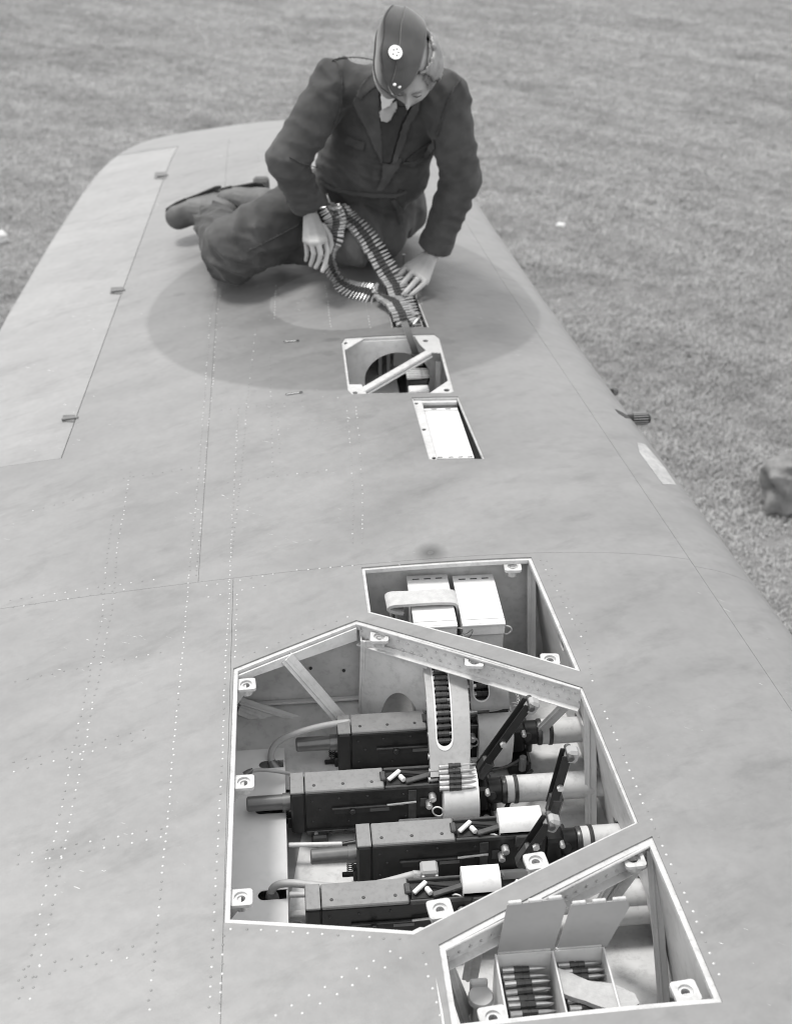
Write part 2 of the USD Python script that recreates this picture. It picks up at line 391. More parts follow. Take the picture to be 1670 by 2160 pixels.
# ------------------------------------------------------------------ wing skin
def skin_material(name, base, roundel=True):
    ndl = {'g': ('geometry', {}),
           'mp': ('mapping', {'mapping_type': 'texture', 'rotation': (0, 0, math.radians(22)), 'scale': (1.0, 0.40, 1.0)}),
           'n1': ('noise_texture', {'scale': 2.2, 'detail': 7, 'roughness': 0.6, 'distortion': 0.25}),
           'r1': ('map_range', {'from_min': 0.3, 'from_max': 0.72, 'to_min': 0.80, 'to_max': 1.12, 'clamp': True}),
           'n5': ('noise_texture', {'scale': 6.5, 'detail': 8, 'roughness': 0.68, 'distortion': 0.2}), 'r5': ('map_range', {'from_min': 0.52, 'from_max': 0.70, 'to_min': 1.0, 'to_max': 0.80, 'clamp': True}), 'm6': ('math', {'math_type': 'multiply'}),
           'n2': ('noise_texture', {'scale': 38, 'detail': 6, 'roughness': 0.7}),
           'r2': ('map_range', {'from_min': 0.3, 'from_max': 0.7, 'to_min': 0.93, 'to_max': 1.07, 'clamp': True}),
           'mm': ('math', {'math_type': 'multiply'}),
           # scratches: thin bright flecks, only in worn places
           'ms': ('mapping', {'mapping_type': 'texture', 'rotation': (0, 0, math.radians(-32)), 'scale': (1, 0.13, 1)}),
           'n3': ('noise_texture', {'scale': 30, 'detail': 3, 'roughness': 0.5}),
           'r3': ('map_range', {'from_min': 0.715, 'from_max': 0.76, 'clamp': True}),
           'n4': ('noise_texture', {'scale': 2.4, 'detail': 3}),
           'r4': ('map_range', {'from_min': 0.53, 'from_max': 0.66, 'clamp': True}),
           'm4': ('math', {'math_type': 'multiply'}),
           'ds': ('vector_math', {'math_type': 'distance', 'vector2': tuple(SPOT)}),
           'rs': ('map_range', {'from_min': 0.006, 'from_max': 0.045, 'to_min': 0.25, 'to_max': 1.0, 'clamp': True}),
           'm5': ('math', {'math_type': 'multiply'}),
           'cb': ('combine_color', {}), 'sc': ('mix_color', {'b': (0.6, 0.6, 0.6)}),
           'rr': ('map_range', {'from_min': 0.3, 'from_max': 0.7, 'to_min': 0.42, 'to_max': 0.55}),
           'bp': ('bump', {'strength': 0.25, 'distance': 0.0012}),
           'nb': ('noise_texture', {'scale': 5.5, 'detail': 3}), 'bb': ('bump', {'strength': 0.6, 'distance': 0.010}),
           'p': ('principled_bsdf', {'specular_ior_level': 0.6})}
    lk = [('g.position', 'mp.vector'), ('mp.vector', 'n1.vector'), ('n1.fac', 'r1.value'), ('g.position', 'n2.vector'), ('n2.fac', 'r2.value'),
          ('mp.vector', 'n5.vector'), ('n5.fac', 'r5.value'), ('r1.result', 'm6.value1'), ('r5.result', 'm6.value2'), ('m6.value', 'mm.value1'), ('r2.result', 'mm.value2'), ('g.position', 'ms.vector'), ('ms.vector', 'n3.vector'), ('n3.fac', 'r3.value'),
          ('g.position', 'n4.vector'), ('n4.fac', 'r4.value'), ('r3.result', 'm4.value1'), ('r4.result', 'm4.value2'),
          ('g.position', 'ds.vector1'), ('ds.value', 'rs.value'), ('n1.fac', 'rr.value'), ('rr.result', 'p.roughness'),
          ('g.position', 'nb.vector'), ('nb.fac', 'bb.height'), ('n2.fac', 'bp.height'), ('bb.normal', 'bp.normal'), ('bp.normal', 'p.normal')]
    src = 'base'
    ndl['base'] = ('value', {'value': base})
    out = 'base.value'
    if roundel:
        ndl['sep'] = ('separate_xyz', {}); ndl['flat'] = ('combine_xyz', {'z': 0.0})
        ndl['dist'] = ('vector_math', {'math_type': 'distance', 'vector2': (RC[0], RC[1], 0)})
        ndl['wob'] = ('math', {'math_type': 'multiply_add', 'value2': 0.012}); ndl['wq'] = ('math', {'math_type': 'multiply_add', 'value2': 0.022})
        ndl['ro'] = ('rgb_ramp', {'ramp': [(0, (base * 1.0,) * 3), (0.393 * RR, (base * 1.0,) * 3), (0.4 * RR, (base * 0.70,) * 3), (RR - 0.001, (base * 0.70,) * 3), (RR + .016, (base,) * 3), (1, (base,) * 3)]})
        lk += [('g.position', 'sep.vector'), ('sep.x', 'flat.x'), ('sep.y', 'flat.y'), ('flat.vector', 'dist.vector1'), ('n5.fac', 'wq.value1'), ('dist.value', 'wq.value3'), ('wq.value', 'ro.fac')]
        out = 'ro.color'
        del ndl['wob']
    lk += [('mm.value', 'm5.value1'), ('rs.result', 'm5.value2')]
    last = 'm5.value'
    for k, (px, py, r, st, amt) in enumerate(((1012, 622, .030, 2.2, .80), (958, 606, .018, 1.8, .82), (378, 620, .028, 1.6, .84), (700, 716, .035, 2.5, .74), (690, 745, .03, 1.8, .82), (940, 720, .03, 1.2, .84), (155, 1790, .05, 1.3, .90), (350, 1265, .09, 2.5, .93))):
        c = at(px, py)
        ndl[f'sm{k}'] = ('mapping', {'location': (-c[0], -c[1] * st, 0), 'scale': (1, st, 0)})
        ndl[f'sl{k}'] = ('vector_math', {'math_type': 'length'}); ndl[f'sd{k}'] = ('math', {'math_type': 'multiply_add', 'value2': r * 1.2, 'value3': -r * .6})
        ndl[f'sa{k}'] = ('math', {'math_type': 'add'}); ndl[f'sr{k}'] = ('map_range', {'from_min': r * .7, 'from_max': r * 1.1, 'to_min': amt, 'to_max': 1.0, 'clamp': True}); ndl[f'sx{k}'] = ('math', {'math_type': 'multiply'})
        lk += [('g.position', f'sm{k}.vector'), (f'sm{k}.vector', f'sl{k}.vector1'), ('n2.fac', f'sd{k}.value1'), (f'sl{k}.value', f'sa{k}.value1'), (f'sd{k}.value', f'sa{k}.value2'),
               (f'sa{k}.value', f'sr{k}.value'), (last, f'sx{k}.value1'), (f'sr{k}.result', f'sx{k}.value2')]
        last = f'sx{k}.value'
    ndl['mul'] = ('mix', {'mix_type': 'multiply', 'fac': 1.0})
    lk += [(out, 'mul.color1'), (last, 'mul.color2'), ('mul.color', 'sc.a'), ('m4.value', 'sc.fac'), ('sc.result', 'p.base_color')]
    del ndl['cb']
    M[name] = usdkit.material(stage, '/World/Looks/' + name, ndl, lk, surface='p.BSDF')
SPOT = at(908, 1166)
RR = 0.66
_rl, _rr, _rb = at(285, 640), at(1165, 690), at(700, 825)
RC = np.array([(_rl[0] + _rr[0]) / 2 + .015, _rb[1] + RR])
skin_material('skin_paint', 0.128)
skin_material('aileron_paint', 0.158, roundel=False)

wing = Thing('aircraft_wing', 'grey aircraft wing with a faded roundel and opened gun bays', 'aircraft wing')

MAIN = plan([(492, 1410), (751, 1308), (1228, 1450), (1346, 1736), (872, 1972), (472, 1947)])
UPPER = plan([(762, 1197), (1120, 1175), (1225, 1417), (775, 1292)])
LOWER = plan([(925, 1993), (1375, 1764), (1524, 2115), (1078, 2158), (953, 2172)])
HATCH = plan([(720, 722), (727, 712), (915, 704), (926, 712), (957, 825), (948, 829), (742, 831), (733, 822)])
SLOT = plan([(868, 838), (966, 836), (1022, 968), (905, 969)])
SLOT2 = plan([(806, 585), (862, 580), (905, 690), (826, 691)])
holes = unary_union([MAIN, UPPER, LOWER, HATCH, SLOT, SLOT2])

G = 0.0004                                  # half a panel gap
def strip(y0, y1, fx0, fx1, n=40):
    ys = np.linspace(y0, y1, n)
    return Polygon([(fx0(y), y) for y in ys] + [(fx1(y), y) for y in ys[::-1]])
nose_x = lambda y: LE(y) - 0.085 * (LE(y) - TE(y))
edge = lambda y: LE(y) + 0.2
tail = lambda y: TE(y) - 0.2
Y_A, Y_T, Y0 = float(at(700, 1190)[1]), 5.97, 0.35
Y_A = float(at(640, 1203)[1])
ax_ = lambda y: np.interp(y, [3.12, 6.0], [at(130, 965)[0], at(376, 312)[0]])
whole = strip(Y0, 6.641, TE, LE, 400)
AIL = strip(3.12, 5.96, tail, ax_)
panels = {
    'nose_inboard': strip(Y0, 2.42, nose_x, edge), 'nose_mid': strip(2.42, 4.2, nose_x, edge), 'nose_outboard': strip(4.2, Y_T, nose_x, edge),
    'bay': strip(Y0, Y_A, lambda y: -0.163, nose_x), 'rear_inboard': strip(Y0, Y_A, tail, lambda y: -0.163),
    'centre': strip(Y_A, Y_T, lambda y: -0.245, nose_x), 'rear': strip(Y_A, Y_T, tail, lambda y: -0.245).difference(AIL),
    'tip': strip(Y_T, 6.7, tail, edge)}
for key, pg in panels.items():
    pg = pg.buffer(-G, join_style='mitre').intersection(whole).difference(holes)
    if key.startswith('nose'):
        lo = pg.buffer(0.0)
    wing.part('skin_panel', sheet(pg, 0, 0.003), 'skin_paint', smooth=40)
wing.part('aileron', sheet(AIL.buffer(-0.0022, join_style='mitre').intersection(whole), 0.001, 0.02), 'aileron_paint', smooth=40, label='long pale aileron along the trailing edge')
wing.part('underside', sheet(strip(Y0, 6.641, TE, LE, 200), 0, 0.001, surf=zlow, walls=False), 'aileron_paint', smooth=40)
# dark inner skin under the panel joints
wing.part('inner_skin', sheet(strip(Y0 + .01, 6.60, lambda y: TE(y) + 0.03, lambda y: LE(y) - 0.02).difference(holes.buffer(0.02)), 0.0036, 0.0005, walls=False), 'hinge_dark')

# ------------------------------------------------------------------ inside of the gun bays
Z_F = -0.335                                     # bay floor
def P2(a): return np.asarray(a, float)[:2]
def wall(p0, p1, z0, z1, t=0.003, holes_=(), out=None, b0=None, b1=None):
    """Upright web from p0 to p1 (plan points) between heights z0 (top, may be a pair) and z1; holes_: (u along, height, ru, rz)."""
    p0, p1 = P2(p0), P2(p1); L = np.linalg.norm(p1 - p0); za, zb = (z0 if np.ndim(z0) else (z0, z0))
    e = np.append((p1 - p0) / L, 0.0)
    poly = Polygon([(0, z1), (L, z1), (L, zb), (0, za)])
    for u, z, a, b in holes_:
        poly = poly.difference(shapely.affinity.scale(Point(u, z).buffer(1, 16), a, b))
    T = np.eye(4); T[:3, 0] = e; T[:3, 1] = (0, 0, 1); T[:3, 2] = np.cross(e, (0, 0, 1)); T[:3, 3] = (*p0, 0)
    return plate(poly, T, t)

# front spar web: its top follows the front edges of the openings, its foot lies a little further forward
S_T = [at(1120, 1175), at(1228, 1440), at(1349, 1738), at(1524, 2112)]
S_B = [onz(1112, 1438, Z_F), onz(1236, 1744, Z_F), onz(1402, 2118, Z_F)]
def spar_top(y): return np.interp(y, [p[1] for p in S_T[::-1]], [p[0] for p in S_T[::-1]])
def spar_x(y, z):
    """x of the spar web's aft face."""
    yy = np.array([p[1] for p in S_B[::-1]]); xx = np.array([p[0] for p in S_B[::-1]])
    k = np.polyfit(yy, xx, 1); f = np.clip(-z / -Z_F, 0, 1)
    return (1 - f) * (spar_top(y) + 0.004) + f * np.maximum(np.polyval(k, y), spar_top(y) + 0.004)
def spar_web():
    y0, y1 = 0.95, 2.47
    a0, a1 = np.array([spar_x(y0, -0.01), y0, -0.012]), np.array([spar_x(y1, -0.01), y1, -0.012])
    b0, b1 = np.array([spar_x(y0, Z_F), y0, Z_F]), np.array([spar_x(y1, Z_F), y1, Z_F])
    ex = a1 - a0; L = np.linalg.norm(ex); ez = np.cross(ex, b0 - a0); T = frame(a0, ex, ez)
    inv = np.linalg.inv(T); w = lambda p: (inv @ np.append(p, 1))[:2]
    poly = Polygon([w(a0), w(a1), w(b1), w(b0)])
    for y, z, r in SPAR_HOLES:
        q = w(np.array([spar_x(y, z), y, z])); poly = poly.difference(Point(q).buffer(r, 14))
    return plate(poly, T, 0.004)
GUN_Y = [2.105, 1.935, 1.78, 1.635]
GUN_Z = -0.25
def on_spar(px, py):
    z = -0.2; 
    r = ray(px, py)
    ts = np.linspace(1.2, 4, 1200); q = EYE_P + ts[:, None] * r
    d = q[:, 0] - np.array([spar_x(a[1], a[2]) for a in q]); i = int(np.argmax(d > 0)); return q[i]
SPAR_HOLES = [(p[1], p[2], r) for p, r in [(on_spar(1172, 1352), .026), (on_spar(1268, 1752), .020), (on_spar(1330, 1950), .045), (on_spar(1200, 1520), .018)]]
SPAR_HOLES += [(y, GUN_Z, 0.031) for y in GUN_Y]
wing.part('spar_web', spar_web(), 'primer', label='grey front spar web with round holes')
Y_OUT = 2.465
wing.part('bay_floor', bx((-0.45, 0.95, Z_F - 0.006), (0.75, 2.52, Z_F), 0.001), 'primer')
# outboard rib closing the bays, with stiffeners
oy = lambda px, py: onz(px, py, 0)
rib_w = wall((0.10, Y_OUT + 0.01), (0.62, Y_OUT), (-0.03, -0.03), Z_F, 0.003)
wing.part('rib_web', rib_w, 'primer_dark')
wing.part('rib_web', wall((-0.20, 2.275), (0.135, 2.275), (-0.05, -0.03), -0.262, 0.003), 'primer', label='grey panelled rib at the back corner of the main bay')
wing.part('sloping_floor', bar((-0.03, 2.29, -0.262), (-0.03, 2.04, -0.315), 0.34, 0.003), 'primer')  # added floor; it and the rib sit close so daylight reaches them
for px in (565, 618, 690, 722):
    q = ony(px, 1420, 2.265)
    wing.part('stiffener', bar((q[0], 2.268, -0.05), (q[0], 2.268, -.26), 0.012, 0.010), 'primer')
    wing.part('stiffener', bar((q[0] + .016, 2.271, -0.05), (q[0] + .016, 2.271, -.26), 0.008, 0.004), 'primer_dark')
for k in range(3):
    wing.part('inspection_hole', cyl(ony(585 + 70 * k, 1405 + 5 * k, 2.270), ony(585 + 70 * k, 1405 + 5 * k, 2.268), .004, 10, .0003), 'dark_gap')
wing.part('rib_angle', bar((-0.19, 2.262, -0.256), (0.13, 2.262, -0.256), 0.012, 0.006), 'box_side')
for px in (860, 950, 1039):
    q = ony(px, 1205, Y_OUT - 0.012)
    wing.part('stiffener', bar((q[0], Y_OUT - 0.006, -0.02), (q[0], Y_OUT - 0.006, Z_F), 0.012, 0.008), 'primer')
# rear wall (false spar) of the bays
wing.part('rear_web', wall((-0.192, 2.30), (-0.192, 0.95), -0.055, Z_F), 'primer')
wing.part('rear_web', wall(at(765, 1205)[:2] - [0.008, 0], at(776, 1288)[:2] - [0.012, 0], -0.01, Z_F), 'primer_dark')
wing.part('rear_web', wall(at(925, 1998)[:2] - [0.012, 0], at(953, 2185)[:2] - [0.012, 0], -0.01, -0.12), 'primer')

# rims: bright painted flanges round each opening, just under the skin
def rim(pg, w, off=0.0015):
    return pg.buffer(0.002).difference(pg.buffer(-w, join_style='mitre'))
for pg, w in ((UPPER, 0.0075), (LOWER, 0.010), (HATCH, 0.007)):
    wing.part('rim_strip', sheet(rim(pg, w), 0.0034, 0.010), 'rim_paint', smooth=40)
wing.part('rim_strip', sheet(rim(MAIN, 0.0095).intersection(plan([(440, 1380), (760, 1290), (760, 1360), (560, 1420), (520, 1930), (905, 1955), (870, 2010), (430, 1980)])), 0.0034, 0.014), 'rim_paint', smooth=40)
wing.part('rim_strip', sheet(rim(MAIN, 0.005).difference(plan([(440, 1380), (760, 1290), (760, 1360), (560, 1420), (520, 1930), (905, 1955), (870, 2010), (430, 1980)])), 0.0034, 0.014), 'rim_paint', smooth=40)
for pg in (SLOT, SLOT2):
    wing.part('rim_strip', sheet(rim(pg, 0.0035), 0.0034, 0.008), 'rim_paint', smooth=40)

# bars between the bays: top cap level with the skin, riveted channel below
def frame_bar(quad, lo_side, drop=0.045):
    pg = plan(quad)
    cap = wing.part('frame_bar', sheet(pg.buffer(-0.0015), 0.0012, 0.006), 'bar_paint', smooth=40)
    a, b = at(*lo_side[0]), at(*lo_side[1])
    wing.part('bar_web', wall(a[:2], b[:2], (a[2] - 0.008, b[2] - 0.008), min(a[2], b[2]) - drop - 0.008, 0.004), 'primer')
    e = (b - a) / np.linalg.norm(b - a); n = int(np.linalg.norm(b - a) / 0.022)
    nn = np.array([-e[1], e[0], 0]); nn = nn if nn[1] < 0 else -nn
    wing.part('bar_flange', bar(a + [0, 0, -drop - .008] + nn * .006, b + [0, 0, -drop - .008] + nn * .006, 0.016, 0.003), 'primer')
    rv = []
    for row, dz in ((0, -0.018), (1, -0.038)):
        for k in range(n):
            p = a + (b - a) * (k + 0.3 + 0.5 * row) / n + np.array([0, 0, dz]) + nn * 0.001
            s = trimesh.creation.icosphere(1, 0.0028); s.apply_translation(p); rv.append(s)
    wing.part('bar_rivets', cat(rv), 'rim_paint', smooth=True, kind='stuff')
frame_bar([(751, 1308), (776, 1293), (1226, 1417), (1229, 1449)], [(757, 1314), (1227, 1452)])
frame_bar([(872, 1972), (1346, 1735), (1376, 1763), (924, 1994)], [(926, 1998), (1370, 1772)])
# white lip along the lower side of the lower bar
a, b = at(928, 1996), at(1372, 1770)
wing.part('bar_lip', bar(a + [0, -.006, -.006], b + [0, -.006, -.006], 0.010, 0.006), 'rim_paint')
a, b = at(755, 1313), at(1224, 1450)
wing.part('bar_lip', bar(a + [0, -.002, -.004], b + [0, -.002, -.004], 0.006, 0.005), 'rim_paint')
# sloping channel face under the rear upper edge
a, b = at(498, 1420), at(752, 1318)
wing.part('bar_web', wall(a[:2], b[:2], (a[2] - 0.010, b[2] - 0.010), -0.055, 0.004), 'primer')

# fastener lugs: bright plates with a countersunk hole standing out from the rims
def lug(px, py, ang, depth=0.012, w=0.040, h=0.036, arm=None):
    c = at(px, py, depth)
    pg = rrect(-w / 2, -h / 2, w / 2, h / 2, 0.006).difference(Point(0, 0).buffer(0.0125, 14))
    ca, sa = math.cos(ang), math.sin(ang)
    T = frame(c, (ca, sa, 0), (0, 0, 1))
    p = wing.part('fastener_lug', plate(pg, T, 0.007), 'rim_paint')
    ringp = Point(0, 0).buffer(0.0125, 14).difference(Point(0, 0).buffer(0.0075, 14))
    T2 = T.copy(); T2[:3, 3] = c + [0, 0, -0.004]
    wing.part('spring_cup', plate(ringp, T2, 0.02), 'steel_bright', parent=p)
    if arm:
        a = np.array([arm[0] * ca - arm[1] * sa, arm[0] * sa + arm[1] * ca, 0])
        n = np.array([-a[1], a[0], 0]); n /= np.linalg.norm(n)
        q = c + a * 0.9; hw = n * h * 0.42
        pts = [c + hw - [0, 0, .007], c - hw - [0, 0, .007], q + hw - [0, 0, .007], q - hw - [0, 0, .007], q + hw - [0, 0, .05], q - hw - [0, 0, .05]]
        wing.part('bracket', trimesh.convex.convex_hull(np.array(pts)), 'rim_paint', parent=p)
lug(519, 1443, 0.06, arm=(-0.03, 0)); lug(514, 1649, 0, arm=(-0.03, 0)); lug(508, 1893, 0, arm=(-0.03, 0))
lug(800, 1342, -0.1, arm=(0, 0.03)); lug(1000, 1394, -0.15, arm=(0, 0.03)); lug(1160, 1390, -0.1, 0.014, arm=(0, -0.025)); lug(1081, 1194, -0.06, arm=(0, 0.022))
lug(1130, 1816, 0.12, 0.016, arm=(0, -0.02)); lug(928, 1917, 0.12, 0.016, 0.042, 0.040, arm=(0, -0.02)); lug(1336, 1810, 0.05, 0.014, 0.038, 0.04, arm=(0, 0.025))
lug(1446, 2091, 0.1, 0.014, 0.042, 0.04, arm=(0, -0.03)); lug(1040, 2146, 0.1, 0.016, 0.044, 0.04, arm=(0.0, -0.03))

# posts, struts and truss ribs
def seg(a, b, da, db, w, h, name='strut', mat='primer', lab=None):
    """channel section from pixel point a (height da) to b (height db): a web and two side flanges"""
    p, q = onz(*a, da), onz(*b, db); e = (q - p) / np.linalg.norm(q - p)
    view = EYE_P - (p + q) / 2; view /= np.linalg.norm(view); sd = np.cross(e, view); sd /= np.linalg.norm(sd); up = np.cross(sd, e)
    m = cat(bar(p, q, w, 0.003, up), bar(p + sd * w * .45 - up * h * .5, q + sd * w * .45 - up * h * .5, 0.003, h, up), bar(p - sd * w * .45 - up * h * .5, q - sd * w * .45 - up * h * .5, 0.003, h, up),
            bar(p + sd * w * .12 + up * .002, q + sd * w * .12 + up * .002, w * .2, .003, up))
    return wing.part(name, m, mat, label=lab)
seg((1121, 1190), (1121, 1438), -0.02, -0.33, 0.020, 0.02, 'post', 'box_side')
seg((1244, 1480), (1246, 1740), -0.03, -0.33, 0.025, 0.02, 'post', 'box_side')
seg((1376, 1795), (1400, 2118), -0.02, -0.33, 0.022, 0.02, 'post', 'box_side')
seg((771, 1352), (766, 1508), -0.045, -0.28, 0.022, 0.02, 'post')
seg((805, 1352), (796, 1508), -0.045, -0.28, 0.016, 0.012, 'post')
seg((605, 1388), (722, 1522), -0.035, -0.24, 0.030, 0.015, lab='bright ribbed strut sloping down from the upper edge')
seg((506, 1490), (650, 1548), -0.25, -0.31, 0.040, 0.012); seg((506, 1478), (690, 1536), -0.235, -0.30, 0.016, 0.01)
seg((828, 1350), (896, 1500), -0.05, -0.25, 0.022, 0.014); seg((846, 1362), (900, 1480), -0.06, -0.24, 0.014, 0.012)
seg((1212, 1468), (1140, 1540), -0.06, -0.23, 0.022, 0.015)
seg((1340, 1826), (1262, 1932), -0.03, -0.20, 0.026, 0.02); seg((1300, 1840), (1246, 1935), -0.05, -0.20, 0.015, 0.02)
seg((932, 2002), (990, 2140), -0.05, -0.20, 0.016, 0.012); seg((944, 2040), (985, 2170), -0.08, -0.22, 0.016, 0.012)
seg((1010, 1960), (990, 2070), -0.06, -0.22, 0.028, 0.02)
# rib web with an arched opening under the upper bar
a, b = onz(776, 1430, -0.16), onz(905, 1455, -0.16)
p0, p1 = onz(760, 1350, -0.05), onz(900, 1390, -0.05)
L = np.linalg.norm(P2(p1) - P2(p0))
wing.part('rib_web', wall(p0, p1, -0.05, -0.30, 0.003, holes_=[(L * 0.62, -0.30, 0.055, 0.13)]), 'primer')
# light sheet over the rear of the bay floor, with slots for the hoses
sx0, sx1 = onz(480, 1700, -0.27)[0] - 0.03, onz(604, 1760, -0.27)[0]
sy1, sy0 = onz(550, 1581, -0.27)[1], 1.36
sp = sbox(sx0, sy0, sx1, sy1)
SLOTS = [onz(575, 1612, -0.27), onz(568, 1708, -0.27), onz(576, 1888, -0.27)]
for s in SLOTS:
    sp = sp.difference(LineString([(s[0] - 0.018, s[1]), (s[0] + 0.05, s[1])]).buffer(0.012, 8))
T = np.eye(4); T[2, 3] = -0.27
wing.part('floor_sheet', plate(sp, T, 0.002), 'floor_sheet', label='pale sheet along the rear of the main gun bay')
wing.part('floor_sheet', bx((sx1 - 0.003, sy0, Z_F), (sx1, sy1 - .02, -0.272), .0005), 'primer')
for y in (1.70,):
    q0, q1 = (sx1 + 0.002, y, -0.30), (sx1 + 0.15, y, -0.30)
    wing.part('floor_rail', bar(q0 - np.array([0, 0, .018]), q1 - np.array([0, 0, .018]), 0.016, 0.012), 'primer')
# inboard rib behind the lower ammunition bay
wing.part('rib_web', wall((-0.3, 1.02), (0.72, 1.02), -0.03, Z_F), 'primer_dark')

# ------------------------------------------------------------------ machine guns
def nz_(v): return np.asarray(v, float) / np.linalg.norm(v)
def gun(i, label, px_rear, px_front, tail=True, arm=None, head=True):
    """i: row; px_rear: pixel column of the receiver's back, px_front: of the barrel jacket's collar."""
    y, z = GUN_Y[i], GUN_Z
    py = {0: 1562, 1: 1687, 2: 1812, 3: 1935}[i]
    x0 = onz(px_rear, py, z)[0]; x1 = x0 + 0.40
    t = Thing('machine_gun', label, 'machine gun', (x0, y, z - 0.06), 'black machine guns side by side in the main bay')
    hw, top, bot = 0.027, z + 0.050, z - 0.056
    t.part('receiver', cat(bx((x0 + .028, y - hw, bot), (x1 - .02, y + hw, top), .003)), 'gun_black', label='long black receiver box with side slots')
    t.part('back_plate', bx((x0, y - hw - .004, bot - .004), (x0 + .030, y + hw + .004, top + .004), .004), 'gun_black')
    t.part('back_plate_top', bx((x0 + .001, y - hw - .003, top + .0045), (x0 + .029, y + hw + .003, top + .009), .002), 'gun_cover')
    t.part('top_cover', bx((x0 + .031, y - hw - .002, top + .001), (x0 + .195, y + hw + .002, top + .010), .0025), 'gun_cover', label='flat grey top cover')
    # open feed way in front of the cover
    t.part('feed_rail', bx((x0 + .197, y + hw - .006, top - .004), (x1 - .03, y + hw, top + .010), .0015), 'steel_dark')
    t.part('feed_rail', bx((x0 + .197, y - hw, top - .004), (x1 - .03, y - hw + .006, top + .006), .0015), 'steel_dark')
    t.part('feed_tray', bx((x0 + .20, y - hw + .008, top), (x0 + .30, y + hw - .008, top + .004), .001), 'gun_black')
    q = np.array([x0 + .215, y, top + .012])
    t.part('cover_latch', bar(q + [-.010, -.010, -.002], q + [.016, .012, .002], .009, .006), 'box_side')
    t.part('latch_pin', cyl(q + [.016, .002, -.005], q + [.022, -.016, .001], .0055, 12), 'box_side')
    # side details on the face turned to the camera
    f = y - hw
    t.part('cocking_slot', bx((x0 + .09, f - .0006, z - .012), (x0 + .21, f - .0002, z + .002), .0001), 'dark_gap')
    t.part('cocking_slide', bx((x0 + .085, f - .005, z + .004), (x0 + .235, f - .0005, z + .009), .001), 'steel_dark')
    t.part('cocking_stud', cyl((x0 + .128, f, z), (x0 + .128, f - .014, z + .004), .006, 10), 'steel_dark')
    t.part('slot_plate', bx((x0 + .165, f - .0018, z - .010), (x0 + .205, f - .0007, z - .001), .0003), 'gun_tube')
    t.part('slide_rod', bar((x0 + .20, f - .006, z + .011), (x0 + .262, f - .006, z + .015), .003, .005), 'steel_bright')
    t.part('side_plate', bx((x0 + .27, f - .003, z - .004), (x0 + .285, f, z + .02), .001), 'steel_dark')
    t.part('lower_rail', bx((x0 + .03, f - .006, bot - .006), (x0 + .22, f + .02, bot + .003), .001), 'steel_dark')
    rv = []
    for dx, dz in ((.045, .03), (.045, -.03), (.06, .005), (.10, .034), (.16, .036), (.235, .034), (.30, .03), (.24, -.03), (.12, -.034)):
        s = trimesh.creation.icosphere(1, .0026); s.apply_translation((x0 + dx, f, z + dz)); rv.append(s)
    t.part('side_rivets', cat(rv), 'steel_dark', True, kind='stuff')
    t.part('case_deflector', bx((x0 + .225, f - .010, bot - .004), (x0 + .345, f - .002, bot + .020), .002), 'box_side')
    if tail:
        t.part('buffer_tube', lathe((x0 - .092, y, z + .006), (x0 + .001, y, z + .006), [(0, .0125), (.003, .0160), (.075, .0163), (.0755, .0185), (.0925, .0185)], 22), 'gun_tube', 35, label='grey round buffer tube at the back')
        e = t.part('sear_housing', bx((x0 - .008, y - .016, bot - .002), (x0 + .002, y + .006, bot + .028), .002), 'gun_black')
        t.part('sear_stud', cyl((x0 - .030, y - .006, bot + .010), (x0 - .006, y - .006, bot + .010), .0055, 10), 'gun_black')
    if head:
        xs_ = spar_x(y, z)
        t.part('trunnion', bx((x1 - .022, y - .024, z - .040), (x1 + .018, y + .024, z + .030), .006), 'gun_black')
        t.part('bearing_clamp', lathe((x1 + .014, y, z), (x1 + .050, y, z), [(0, .022), (.004, .027), (.030, .027), (.034, .024)], 20), 'gun_black', 35)
        t.part('clamp_bolt', cyl((x1 + .030, y - .012, z - .045), (x1 + .030, y - .012, z - .018), .007, 10), 'steel_dark')
        t.part('port', cyl((x1 + .022, y - .020, z + .008), (x1 + .022, y - .029, z + .012), .010, 14), 'dark_gap')
        t.part('jacket_collar', lathe((x1 + .046, y, z), (x1 + .082, y, z), [(0, .0275), (.004, .030), (.010, .030), (.0105, .0285), (.026, .0285), (.0265, .031), (.034, .031)], 24), 'steel_dark', 35)
        t.part('collar_band', lathe((x1 + .0565, y, z), (x1 + .0722, y, z), [(0, .0287), (.0152, .0287)], 24), 'box_side', 35)
        t.part('blast_tube', lathe((x1 + .078, y, z), (xs_ + .12, y, z), [(0, .0275), (.003, .029), (xs_ - x1 + .04, .029)], 26), 'blast_tube', 35, label='pale blast tube running into the spar')
    return t, x0, x1
GUNS = [gun(0, 'black machine gun farthest outboard, its hose bent over the buffer tube', 711, 1130),
        gun(1, 'black machine gun set farthest back, fed by the long slotted chute', 613, 1065),
        gun(2, 'black machine gun third from the far rib, hose coupling on its side', 752, 1190),
        gun(3, 'black machine gun nearest the viewer, half hidden by the bay edge', 645, 1100, tail=False)]

